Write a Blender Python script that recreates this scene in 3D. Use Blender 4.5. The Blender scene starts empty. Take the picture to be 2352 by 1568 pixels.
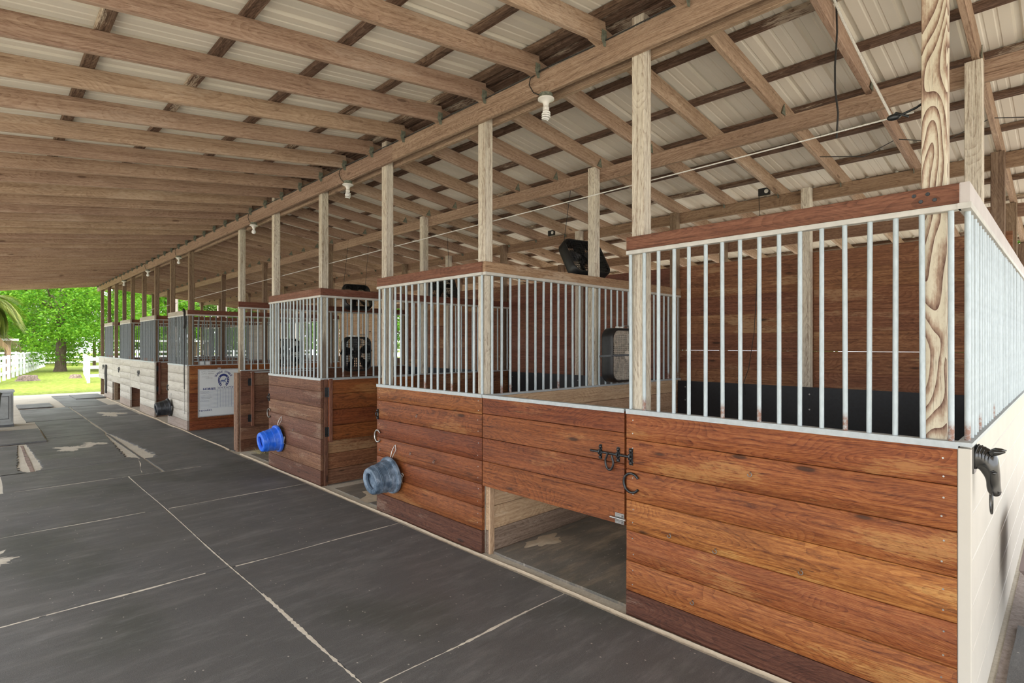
import bpy, bmesh, math, random
from mathutils import Vector, Matrix

R = random.Random(7)
SC = bpy.context.scene
COL = SC.collection
PI = math.pi

# ------------------------------------------------------------------ camera
cam_d = bpy.data.cameras.new('camera')
cam = bpy.data.objects.new('camera', cam_d)
COL.objects.link(cam)
cam.location = (0, 0, 1.777)
cam.rotation_euler = (PI / 2, 0, -math.atan(1224 / 1255.6))
cam_d.sensor_width = 36.0
cam_d.lens = 36.0 * 1255.6 / 2352
cam_d.shift_y = 6 / 2352
cam_d.clip_start = 0.05
cam_d.clip_end = 500
SC.camera = cam

# ------------------------------------------------------------------ sky, sun, exposure
SC.view_settings.view_transform = 'Standard'
SC.view_settings.look = 'None'
SC.view_settings.gamma = 1.0
SC.view_settings.use_curve_mapping = False
SC.view_settings.exposure = 1.12
W = bpy.data.worlds.new('overcast_sky')
SC.world = W
W.use_nodes = True
wn = W.node_tree
bg = wn.nodes['Background']
bg.inputs['Color'].default_value = (0.93, 0.96, 1.0, 1)
bg.inputs['Strength'].default_value = 1.8
sun_d = bpy.data.lights.new('sun', 'SUN')
sun_d.energy = 2.6
sun_d.angle = math.radians(25)
sun_d.color = (1.0, 0.95, 0.86)
sun = bpy.data.objects.new('sun', sun_d)
COL.objects.link(sun)
sun.rotation_euler = (math.radians(40), math.radians(-12), math.radians(-20))
SC.cycles.max_bounces = 8
SC.cycles.diffuse_bounces = 6
SC.cycles.adaptive_threshold = 0.02
SC.cycles.transparent_max_bounces = 12

# ------------------------------------------------------------------ node helpers
class NT:
    def __init__(s, name):
        s.m = bpy.data.materials.new(name)
        s.m.use_nodes = True
        s.t = s.m.node_tree
        s.b = s.t.nodes['Principled BSDF']
    def n(s, ty, **kw):
        x = s.t.nodes.new('ShaderNode' + ty)
        for k, v in kw.items():
            setattr(x, k, v)
        return x
    def put(s, sock, v):
        if isinstance(v, bpy.types.NodeSocket):
            s.t.links.new(v, sock)
        elif isinstance(v, (tuple, list)):
            if sock.type == 'RGBA' and len(v) == 3:
                v = (*v, 1)
            sock.default_value = v
        else:
            sock.default_value = v
    def math(s, op, a, b=0.0, c=None, clamp=False):
        x = s.n('Math', operation=op, use_clamp=clamp)
        s.put(x.inputs[0], a); s.put(x.inputs[1], b)
        if c is not None:
            s.put(x.inputs[2], c)
        return x.outputs[0]
    def mapv(s, v, scale, loc=(0, 0, 0)):
        x = s.n('Mapping')
        s.put(x.inputs['Vector'], v)
        x.inputs['Scale'].default_value = scale
        x.inputs['Location'].default_value = loc
        return x.outputs[0]
    def noise(s, v, scale=1.0, detail=3.0, rough=0.55, out='Fac', dist=0.0):
        x = s.n('TexNoise')
        s.put(x.inputs['Vector'], v)
        x.inputs['Scale'].default_value = scale
        x.inputs['Detail'].default_value = detail
        x.inputs['Roughness'].default_value = rough
        x.inputs['Distortion'].default_value = dist
        return x.outputs[out]
    def voro(s, v, scale=1.0, rnd=1.0, out='Distance'):
        x = s.n('TexVoronoi')
        s.put(x.inputs['Vector'], v)
        x.inputs['Scale'].default_value = scale
        x.inputs['Randomness'].default_value = rnd
        return x.outputs[out]
    def rng(s, v, a, b, c=0.0, d=1.0, smooth=True):
        x = s.n('MapRange', interpolation_type='SMOOTHSTEP' if smooth else 'LINEAR', clamp=True)
        s.put(x.inputs['Value'], v)
        for k, q in zip(('From Min', 'From Max', 'To Min', 'To Max'), (a, b, c, d)):
            x.inputs[k].default_value = q
        return x.outputs[0]
    def ramp(s, v, stops):
        x = s.n('ValToRGB')
        s.put(x.inputs[0], v)
        e = x.color_ramp.elements
        while len(e) < len(stops):
            e.new(0.5)
        for i, (p, c) in enumerate(stops):
            e[i].position = p
            e[i].color = (*c, 1)
        return x.outputs[0]
    def mix(s, f, a, b, mode='MIX'):
        x = s.n('Mix', data_type='RGBA', blend_type=mode)
        s.put(x.inputs[0], f); s.put(x.inputs[6], a); s.put(x.inputs[7], b)
        return x.outputs[2]
    def attr(s, name, out='Vector'):
        x = s.n('Attribute', attribute_name=name)
        return x.outputs[out]
    def obj(s):
        return s.n('TexCoord').outputs['Object']
    def sep(s, v):
        x = s.n('SeparateXYZ'); s.put(x.inputs[0], v)
        return x.outputs
    def comb(s, a, b, c):
        x = s.n('CombineXYZ')
        for i, q in enumerate((a, b, c)):
            s.put(x.inputs[i], q)
        return x.outputs[0]
    def bump(s, h, strength=0.3, dist=0.01):
        x = s.n('Bump')
        x.inputs['Strength'].default_value = strength
        x.inputs['Distance'].default_value = dist
        s.put(x.inputs['Height'], h)
        s.put(s.b.inputs['Normal'], x.outputs[0])
    def fin(s, col=None, rough=None, metal=None, spec=None):
        if col is not None: s.put(s.b.inputs['Base Color'], col)
        if rough is not None: s.put(s.b.inputs['Roughness'], rough)
        if metal is not None: s.put(s.b.inputs['Metallic'], metal)
        if spec is not None: s.put(s.b.inputs['Specular IOR Level'], spec)
        return s.m

def wood(name, light, mid, dark, knot=(0.03, 0.015, 0.008), ring=75, fine=0.55, blotch=0.45, warp=0.16, ringw=0.24, streak=0.9, cracks=0.6, worn=None, wornamt=0.45,
         knots=0.75, rough=0.6, bump=0.35, tint=0.25, spec=0.3, stain=None, stainamt=0.0, stainlo=0.57, low=None):
    w = NT(name)
    p = w.attr('gr')
    rnd = w.attr('rnd', 'Fac')
    L, a, b = w.sep(p)
    warp = w.noise(w.mapv(p, (0.9, 3.0, 3.0)), 1.0, 2, 0.5, 'Color')
    wr, wg, wb = w.sep(warp)
    kd = w.voro(w.mapv(p, (1.7, 6.5, 2.0)), 1.0)
    knotwide = w.rng(kd, 0.02, 0.26, 1.0, 0.0)
    knotm = w.rng(kd, 0.06, 0.10, 1.0, 0.0) if knots > 0 else 0.0
    a2 = w.math('MULTIPLY_ADD', w.math('SUBTRACT', wr, 0.5), warp, a)
    b2 = w.math('MULTIPLY_ADD', w.math('SUBTRACT', wg, 0.5), warp, b)
    r = w.math('SQRT', w.math('ADD', w.math('MULTIPLY', a2, a2), w.math('MULTIPLY', b2, b2)))
    r = w.math('MULTIPLY_ADD', knotwide, 0.03, r)
    ringv = w.math('FRACT', w.math('MULTIPLY', r, ring))
    ringv = w.math('POWER', ringv, 2.0)
    f1 = w.noise(w.mapv(p, (7.0, 260.0, 260.0)), 1.0, 3, 0.6)
    f2 = w.noise(w.mapv(p, (1.1, 62.0, 62.0), (4.0, 0.3, 0.7)), 1.0, 5, 0.7)
    f3 = w.noise(w.mapv(p, (22.0, 70.0, 70.0), (1.0, 9.3, 0.7)), 1.0, 4, 0.7)
    v = w.math('ADD', w.math('MULTIPLY', ringv, ringw), w.math('MULTIPLY', w.math('SUBTRACT', f1, 0.40), fine))
    v = w.math('MULTIPLY_ADD', w.math('SUBTRACT', f2, 0.28), streak * 1.5, v)
    v = w.math('MULTIPLY_ADD', w.math('SUBTRACT', f3, 0.5), 0.9, v, clamp=True)
    fc = w.noise(w.mapv(p, (1.6, 150.0, 150.0), (8.0, 2.3, 5.7)), 1.0, 2, 0.5)
    ck = w.rng(w.math('ABSOLUTE', w.math('SUBTRACT', fc, 0.5)), 0.0, 0.018, 1.0, 0.0)
    ck = w.math('MULTIPLY', ck, w.rng(w.noise(w.mapv(p, (2.0, 8.0, 8.0), (3, 3, 3)), 1.0, 3, 0.6), 0.45, 0.62))
    col = w.ramp(v, [(0.12, light), (0.45, mid), (0.85, dark)])
    bl = w.noise(w.mapv(p, (1.6, 11.0, 11.0)), 1.0, 5, 0.7)
    col = w.mix(w.rng(bl, 0.42, 0.75, 0.0, blotch), col, dark, 'MIX')
    if stain is not None:
        st = w.noise(w.mapv(p, (3.0, 16.0, 16.0), (7.3, 2.2, 1.1)), 1.0, 6, 0.78)
        col = w.mix(w.rng(st, stainlo, stainlo + (0.13 if stainlo > 0.5 else 0.24), 0.0, stainamt), col, stain)
    if worn is not None:
        wn1 = w.noise(w.mapv(p, (16.0, 130.0, 130.0), (3.1, 1.7, 9.2)), 1.0, 4, 0.65)
        wn2 = w.noise(w.mapv(p, (0.9, 4.0, 4.0), (11.0, 5.0, 2.0)), 1.0, 2, 0.6)
        wm = w.rng(w.math('MULTIPLY', wn1, w.rng(wn2, 0.40, 0.70)), 0.34, 0.52, 0.0, wornamt)
        col = w.mix(wm, col, worn)
    col = w.mix(w.math('MULTIPLY', ck, cracks), col, tuple(q * 0.35 for q in dark))
    if knots > 0:
        col = w.mix(w.math('MULTIPLY', w.rng(kd, 0.07, 0.16, 0.55, 0.0), knots), col, dark)
        col = w.mix(w.math('MULTIPLY', knotm, knots), col, knot)
    if low is not None:
        pz = w.sep(w.n('NewGeometry').outputs['Position'])[2]
        pn = w.noise(w.mapv(p, (1.2, 14.0, 14.0), (2, 8, 4)), 1.0, 4, 0.7)
        lm = w.rng(w.math('MULTIPLY_ADD', w.math('SUBTRACT', pn, 0.5), 2.4, pz), low - 0.25, low + 0.25, 0.85, 0.0)
        col = w.mix(lm, col, w.mix(0.8, col, (0.1, 0.05, 0.03)))
    val = w.rng(rnd, 0.0, 1.0, 1.0 - tint, 1.0 + tint, smooth=False)
    hs = w.n('HueSaturation')
    w.put(hs.inputs['Value'], val); w.put(hs.inputs['Color'], col)
    w.put(hs.inputs['Hue'], w.rng(rnd, 0.0, 1.0, 0.493, 0.507, smooth=False))
    w.bump(w.math('ADD', v, w.math('MULTIPLY', knotm, 0.6)), bump * 1.6, 0.005)
    return w.fin(hs.outputs[0], rough, spec=spec)

M = {}
M['stain'] = wood('orange_stained_plank', (0.40, 0.155, 0.047), (0.275, 0.085, 0.023), (0.085, 0.02, 0.007), worn=(0.52, 0.27, 0.09), wornamt=0.5,
                  stain=(0.035, 0.014, 0.008), stainamt=0.6, tint=0.18, rough=0.5)
M['red'] = wood('red_stained_plank', (0.30, 0.10, 0.031), (0.205, 0.058, 0.016), (0.058, 0.015, 0.006), worn=(0.42, 0.2, 0.075), wornamt=0.45,
                stain=(0.03, 0.012, 0.007), stainamt=0.6, tint=0.2, rough=0.5)
M['brown'] = wood('brown_grey_plank', (0.25, 0.13, 0.077), (0.165, 0.073, 0.042), (0.07, 0.03, 0.018), worn=(0.36, 0.26, 0.18), wornamt=0.4,
                  stain=(0.045, 0.023, 0.016), stainamt=0.5, tint=0.2, rough=0.65)
M['kick'] = wood('dark_kick_board', (0.16, 0.068, 0.036), (0.105, 0.04, 0.021), (0.04, 0.015, 0.008), worn=(0.3, 0.21, 0.15), wornamt=0.5, tint=0.15, rough=0.6)
M['tan'] = wood('rubbed_tan_plank', (0.64, 0.46, 0.3), (0.52, 0.35, 0.215), (0.3, 0.18, 0.105), worn=(0.66, 0.55, 0.42), wornamt=0.5, stain=(0.22, 0.12, 0.065), stainamt=0.35, tint=0.12, rough=0.65)
M['tankick'] = wood('greyed_tan_kick', (0.34, 0.255, 0.2), (0.235, 0.165, 0.125), (0.12, 0.075, 0.055), worn=(0.5, 0.42, 0.35), wornamt=0.6, tint=0.1, rough=0.7)
M['back'] = wood('back_wall_plank', (0.32, 0.15, 0.077), (0.215, 0.088, 0.042), (0.09, 0.032, 0.016), worn=(0.48, 0.31, 0.17), wornamt=0.45, stain=(0.055, 0.02, 0.01), stainamt=0.45, tint=0.16, rough=0.6)
M['rail'] = wood('brown_rail', (0.24, 0.105, 0.063), (0.18, 0.07, 0.041), (0.075, 0.028, 0.016), tint=0.1, knots=0.0, worn=(0.34, 0.2, 0.14), wornamt=0.3, ring=60)
M['railtan'] = wood('tan_rail', (0.44, 0.3, 0.19), (0.34, 0.21, 0.125), (0.17, 0.09, 0.05), tint=0.1, knots=0.3, worn=(0.56, 0.44, 0.33), wornamt=0.5)
M['railpale'] = wood('pale_rail', (0.5, 0.45, 0.37), (0.4, 0.345, 0.275), (0.22, 0.18, 0.14), tint=0.1, knots=0.2)
M['rafter'] = wood('rafter_pine', (0.49, 0.355, 0.255), (0.39, 0.265, 0.185), (0.21, 0.125, 0.08), blotch=0.35, tint=0.1, rough=0.7, knots=0.6, knot=(0.08, 0.04, 0.025),
                   worn=(0.58, 0.46, 0.36), wornamt=0.35, stain=(0.15, 0.08, 0.052), stainamt=0.5)
M['beam'] = wood('beam_pine', (0.43, 0.31, 0.22), (0.33, 0.22, 0.15), (0.16, 0.095, 0.06), blotch=0.4, tint=0.1, rough=0.7, knots=0.5, knot=(0.08, 0.04, 0.025),
                 stain=(0.12, 0.068, 0.045), stainamt=0.5)
M['beamdark'] = wood('brown_beam', (0.33, 0.22, 0.145), (0.245, 0.15, 0.095), (0.12, 0.065, 0.04), blotch=0.35, tint=0.1, rough=0.7, knots=0.4, stain=(0.09, 0.05, 0.034), stainamt=0.4)
M['purlin'] = wood('weathered_purlin', (0.26, 0.175, 0.125), (0.15, 0.092, 0.062), (0.05, 0.028, 0.018), ring=40, blotch=0.3, tint=0.15, rough=0.8, knots=0.0,
                   worn=(0.56, 0.47, 0.36), wornamt=0.9, stain=(0.022, 0.011, 0.007), stainamt=0.9)
M['post'] = wood('weathered_post', (0.76, 0.70, 0.585), (0.66, 0.595, 0.48), (0.32, 0.24, 0.175), ring=60, streak=1.05, blotch=0.2, tint=0.1, rough=0.7, knots=0.6, fine=0.6, knot=(0.16, 0.07, 0.04), bump=0.5, stain=(0.24, 0.16, 0.115), stainamt=0.35)
M['postworn'] = wood('post_worn_brown_below', (0.72, 0.67, 0.55), (0.58, 0.52, 0.41), (0.26, 0.19, 0.13), ring=60, streak=1.05, blotch=0.2, tint=0.1, rough=0.7, knots=0.5, fine=0.6, knot=(0.16, 0.07, 0.04), bump=0.6, low=1.75)
M['postbold'] = wood('bold_grain_post', (0.66, 0.6, 0.46), (0.40, 0.285, 0.2), (0.13, 0.065, 0.045), ring=42, blotch=0.12, tint=0.05, rough=0.65, knots=0.0, fine=0.25, warp=0.28, ringw=0.75, streak=0.15)
M['postdark'] = wood('brown_post', (0.3, 0.215, 0.145), (0.21, 0.14, 0.09), (0.09, 0.052, 0.033), blotch=0.4, tint=0.12, rough=0.7, knots=0.5, fine=0.5)
M['jamb'] = wood('worn_jamb', (0.34, 0.22, 0.14), (0.2, 0.11, 0.066), (0.06, 0.028, 0.018), blotch=0.5, tint=0.1, worn=(0.56, 0.46, 0.33), wornamt=0.8, rough=0.7)
M['white'] = wood('whitewashed_plank', (0.56, 0.53, 0.47), (0.49, 0.455, 0.39), (0.36, 0.32, 0.265), fine=0.3, blotch=0.2, knots=0.25, knot=(0.2, 0.15, 0.1), tint=0.1, rough=0.6,
                  stain=(0.24, 0.2, 0.16), stainamt=0.55, stainlo=0.46, bump=0.2, streak=0.55)
M['whitekick'] = wood('dirty_white_plank', (0.40, 0.34, 0.285), (0.32, 0.255, 0.21), (0.2, 0.15, 0.12), fine=0.3, blotch=0.4, knots=0.2, tint=0.08, rough=0.65, stain=(0.14, 0.09, 0.065), stainamt=0.6, bump=0.2)
M['fencewhite'] = wood('white_fence_paint', (0.78, 0.79, 0.82), (0.74, 0.75, 0.78), (0.64, 0.65, 0.68), fine=0.2, knots=0.0, tint=0.04, blotch=0.1, bump=0.05)
M['bark'] = wood('tree_bark', (0.2, 0.15, 0.11), (0.13, 0.095, 0.07), (0.05, 0.035, 0.025), ring=20, knots=0.2, bump=0.8, rough=0.9)
M['shed'] = wood('shed_post', (0.3, 0.2, 0.15), (0.22, 0.14, 0.1), (0.1, 0.06, 0.04), tint=0.2)

def plain(name, col, rough=0.5, metal=0.0, var=0.12, scale=20.0, bump=0.0, spec=0.5):
    w = NT(name)
    nz = w.noise(w.obj(), scale, 4, 0.6)
    c2 = tuple(x * (1 - var * 2) for x in col)
    c = w.ramp(nz, [(0.3, c2), (0.65, col)])
    if bump:
        w.bump(nz, bump, 0.004)
    return w.fin(c, rough, metal, spec)

def galv(name='galvanised_steel', dark=1.0):
    w = NT(name)
    o = w.obj()
    nz = w.noise(w.mapv(o, (1, 1, 0.35)), 60.0, 4, 0.6)
    c = w.ramp(nz, [(0.3, tuple(dark * q for q in (0.40, 0.46, 0.485))), (0.68, tuple(dark * q for q in (0.50, 0.57, 0.595)))])
    x, y, z = w.sep(o)
    rnd = w.n('ObjectInfo').outputs['Random']
    low = w.math('MULTIPLY', w.rng(z, 0.05, 0.10, 1.0, 0.0), w.math('GREATER_THAN', rnd, 0.86))
    rz = w.rng(w.noise(o, 55.0, 3), 0.4, 0.55)
    c = w.mix(w.math('MULTIPLY', low, w.math('ADD', w.math('MULTIPLY', rz, 0.5), 0.4)), c, (0.24, 0.105, 0.06))
    return w.fin(c, 0.5, 0.15)
M['galv'] = galv()
M['silhouettebar'] = galv('dull_silhouette_steel', 0.36)  # dull far bars: galvanised tone darkened to draw them as silhouettes
M['cap'] = plain('zinc_channel', (0.45, 0.49, 0.505), 0.5, 0.1, 0.08, 30)
M['chan'] = plain('white_channel', (0.58, 0.56, 0.51), 0.5, 0.0, 0.09, 18)
M['iron'] = plain('dark_iron', (0.07, 0.075, 0.08), 0.38, 0.8, 0.25, 60, 0.3)
M['steel'] = plain('worn_steel', (0.5, 0.49, 0.47), 0.35, 0.85, 0.15, 60)
M['hookiron'] = plain('tarnished_hook', (0.27, 0.25, 0.23), 0.4, 0.8, 0.2, 60)
M['plate'] = plain('greened_plate', (0.27, 0.29, 0.22), 0.7, 0.3, 0.3, 40)
M['paint'] = plain('cream_paint', (0.56, 0.525, 0.46), 0.55, 0, 0.035, 3.0)
M['lilac'] = plain('greyed_lilac_paint', (0.55, 0.5, 0.47), 0.6, 0, 0.06, 6.0)
M['blackmat'] = plain('black_rubber_sheet', (0.012, 0.014, 0.018), 0.5, 0, 0.3, 40)
M['porc'] = plain('white_porcelain', (0.8, 0.78, 0.72), 0.4, 0, 0.06, 20)
M['tubeglass'] = plain('white_bulb_glass', (0.9, 0.9, 0.87), 0.25, 0, 0.02, 5)
M['blackplastic'] = plain('black_plastic', (0.014, 0.014, 0.015), 0.42, 0, 0.3, 30)
M['wire'] = plain('black_wire', (0.02, 0.018, 0.016), 0.6)
M['grille'] = plain('dusty_grille', (0.68, 0.6, 0.5), 0.7, 0, 0.25, 40)
M['rope'] = plain('white_rope', (0.72, 0.7, 0.64), 0.8, 0, 0.2, 200)
M['tape'] = plain('grey_strap', (0.12, 0.13, 0.14), 0.5, 0, 0.2, 60)
M['horse'] = plain('black_cast_iron', (0.012, 0.013, 0.013), 0.16, 0.0, 0.4, 25, 0.1, 0.9)
M['board'] = plain('whiteboard_enamel', (0.74, 0.78, 0.79), 0.35, 0, 0.03, 4)
M['alu'] = plain('aluminium_frame', (0.62, 0.64, 0.65), 0.4, 0.6)
M['ink'] = plain('navy_ink', (0.02, 0.035, 0.19), 0.6, 0, 0.05)
M['inkline'] = plain('blue_grid_line', (0.12, 0.17, 0.36), 0.6, 0, 0.05)
M['pen'] = plain('black_pen', (0.03, 0.03, 0.05), 0.6)
M['sand'] = plain('pale_sand', (0.52, 0.43, 0.32), 0.95, 0, 0.1, 12)
M['dust'] = plain('chalky_dust', (0.70, 0.64, 0.54), 0.95, 0, 0.1, 30)
M['straw'] = plain('dry_hay', (0.42, 0.36, 0.2), 0.9, 0, 0.3, 30)
M['cabinet'] = plain('white_cabinet_paint', (0.56, 0.6, 0.62), 0.5, 0, 0.08, 12)
M['cabdark'] = plain('grey_shadow_line', (0.16, 0.17, 0.18), 0.6)
M['planter'] = plain('mauve_brown_paint', (0.25, 0.195, 0.185), 0.6, 0, 0.08, 10)
M['green'] = plain('dark_green_plastic', (0.018, 0.026, 0.014), 0.5)
M['stump'] = plain('weathered_stump', (0.33, 0.24, 0.2), 0.9, 0, 0.35, 14, 0.6)
M['roofgrey'] = plain('grey_shed_roof', (0.55, 0.56, 0.55), 0.6)
M['stone'] = plain('mortared_block', (0.55, 0.55, 0.53), 0.8, 0, 0.15, 9)

def bucket_mat(name, base, scuff, amt):
    w = NT(name)
    o = w.obj()
    n1 = w.noise(w.mapv(o, (6, 4, 4)), 1.0, 6, 0.75)
    n2 = w.noise(w.mapv(o, (120, 14, 14)), 1.0, 4, 0.6)
    f = w.math('MULTIPLY', w.rng(n1, 0.38, 0.66), w.math('ADD', 0.45, w.math('MULTIPLY', n2, 0.8)))
    c = w.mix(w.math('MULTIPLY', f, amt), base, scuff)
    return w.fin(c, 0.42)
M['bgrey'] = bucket_mat('scuffed_grey_bucket', (0.05, 0.085, 0.13), (0.36, 0.45, 0.56), 0.95)
M['bblue'] = bucket_mat('royal_blue_bucket', (0.004, 0.12, 0.74), (0.26, 0.44, 0.86), 0.55)
M['bblack'] = bucket_mat('black_bucket', (0.012, 0.013, 0.016), (0.1, 0.11, 0.13), 0.6)

def roof_mat():
    w = NT('pale_roof_sheet')
    o = w.obj()
    nz = w.noise(w.mapv(o, (0.6, 2.5, 1)), 1.0, 4, 0.6)
    c = w.ramp(nz, [(0.3, (0.74, 0.70, 0.60)), (0.7, (0.84, 0.80, 0.70))])
    return w.fin(c, 0.5, 0.0, 0.3)
M['roof'] = roof_mat()

def rubber_mat(name, base, dustcol, dust, stall=False):
    w = NT(name)
    o = w.n('NewGeometry').outputs['Position']
    n1 = w.noise(o, 1.1, 5, 0.65)
    n2 = w.noise(o, 260.0, 3, 0.6)
    n3 = w.noise(w.mapv(o, (1.2, 5.0, 1)), 1.0, 5, 0.7)
    c = w.ramp(n2, [(0.28, tuple(x * 0.5 for x in base)), (0.6, base), (0.78, tuple(min(1, x * 1.9) for x in base))])
    c = w.mix(w.rng(n3, 0.45, 0.8, 0.0, dust), c, dustcol)
    c = w.mix(w.rng(n1, 0.55, 0.75, 0.0, 0.4), c, tuple(x * 0.6 for x in base))
    x, y, z = w.sep(o)
    gm = w.noise(w.mapv(o, (0.9, 0.55, 1), (3, 1, 0)), 1.0, 2, 0.5)
    c = w.mix(w.rng(gm, 0.54, 0.70, 0.0, 0.55), c, (0.052, 0.056, 0.045))
    sk = w.noise(w.mapv(o, (2.5, 11.0, 1), (5, 2, 0)), 1.0, 6, 0.78)
    c = w.mix(w.rng(sk, 0.5, 0.75, 0.0, 0.45), c, tuple(q * 1.9 for q in base))
    c = w.mix(w.rng(sk, 0.28, 0.42, 0.5, 0.0), c, tuple(q * 0.45 for q in base))
    # fine flecks of chaff
    fl = w.voro(w.mapv(o, (15, 11, 1), (0, 0, 0.5)), 1.0)
    c = w.mix(w.rng(fl, 0.05, 0.085, 0.75, 0.0), c, (0.5, 0.46, 0.4))
    w.bump(n2, 0.25, 0.004)
    return w.fin(c, w.rng(n1, 0.3, 0.7, 0.5, 0.72), spec=0.4)
M['mat'] = rubber_mat('charcoal_rubber_mat', (0.125, 0.123, 0.122), (0.255, 0.25, 0.242), 0.5)
M['stallmat'] = rubber_mat('sandy_stall_mat', (0.2, 0.185, 0.165), (0.5, 0.4, 0.29), 0.9)

def floor_mat():
    w = NT('dusty_concrete')
    o = w.n('NewGeometry').outputs['Position']
    n1 = w.noise(o, 2.0, 5, 0.65)
    n2 = w.noise(o, 40.0, 4, 0.65)
    c = w.ramp(w.math('ADD', w.math('MULTIPLY', n1, 0.5), w.math('MULTIPLY', n2, 0.5)), [(0.3, (0.36, 0.32, 0.26)), (0.65, (0.6, 0.56, 0.48))])
    w.bump(n2, 0.3, 0.005)
    return w.fin(c, 0.9)
M['floor'] = floor_mat()

def lawn_mat():
    w = NT('lawn_grass')
    o = w.n('NewGeometry').outputs['Position']
    n1 = w.noise(o, 0.35, 4, 0.6)
    n2 = w.noise(w.mapv(o, (6, 2.0, 1)), 1.0, 5, 0.7)
    c = w.ramp(n2, [(0.3, (0.13, 0.17, 0.025)), (0.55, (0.22, 0.27, 0.05)), (0.75, (0.32, 0.34, 0.1))])
    nd = w.noise(w.mapv(o, (0.35, 1.3, 1), (2, 5, 0)), 1.0, 5, 0.75)
    c = w.mix(w.rng(nd, 0.58, 0.7, 0.0, 0.7), c, (0.24, 0.17, 0.11))
    c = w.mix(w.rng(n1, 0.5, 0.7, 0.0, 0.35), c, (0.15, 0.25, 0.025))
    w.bump(n2, 0.5, 0.05)
    return w.fin(c, 0.95, spec=0.1)
M['lawn'] = lawn_mat()
M['bounceground'] = plain('pale_bounce_ground', (0.60, 0.54, 0.44), 0.95, 0, 0.08, 1.5)  # pale ground added so daylight bounces up to the ceiling

def paver_mat():
    w = NT('worn_pavers')
    o = w.n('NewGeometry').outputs['Position']
    d = w.voro(w.mapv(o, (3.2, 4.5, 1)), 1.0)
    n2 = w.noise(o, 30.0, 5, 0.7)
    c = w.ramp(n2, [(0.3, (0.2, 0.16, 0.145)), (0.7, (0.4, 0.345, 0.32))])
    c = w.mix(w.rng(d, 0.5, 0.75, 0.0, 0.2), c, (0.12, 0.1, 0.09))
    w.bump(n2, 0.6, 0.01)
    return w.fin(c, 0.9)
M['paver'] = paver_mat()

def leaf_mat(name, c1, c2, trans=0.35):
    w = NT(name)
    rnd = w.attr('rnd', 'Fac')
    c = w.mix(rnd, c1, c2)
    w.fin(c, 0.55, spec=0.25)
    tr = w.n('BsdfTranslucent')
    w.put(tr.inputs['Color'], w.mix(0.5, c, (0.25, 0.42, 0.02)))
    ms = w.n('MixShader')
    ms.inputs[0].default_value = trans
    out = w.t.nodes['Material Output']
    w.t.links.new(w.b.outputs[0], ms.inputs[1]); w.t.links.new(tr.outputs[0], ms.inputs[2])
    w.t.links.new(ms.outputs[0], out.inputs['Surface'])
    return w.m
M['leaf'] = leaf_mat('bright_green_leaf', (0.05, 0.2, 0.012), (0.2, 0.4, 0.035), 0.45)
M['leaf2'] = leaf_mat('soft_green_leaf', (0.09, 0.17, 0.045), (0.22, 0.33, 0.1), 0.4)
M['leaf3'] = leaf_mat('deep_green_leaf', (0.04, 0.1, 0.02), (0.11, 0.2, 0.04), 0.35)
M['frond'] = leaf_mat('palm_frond_green', (0.10, 0.15, 0.03), (0.3, 0.3, 0.06), 0.3)
M['frondry'] = leaf_mat('palm_frond_dry', (0.2, 0.13, 0.07), (0.34, 0.23, 0.13), 0.2)

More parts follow.
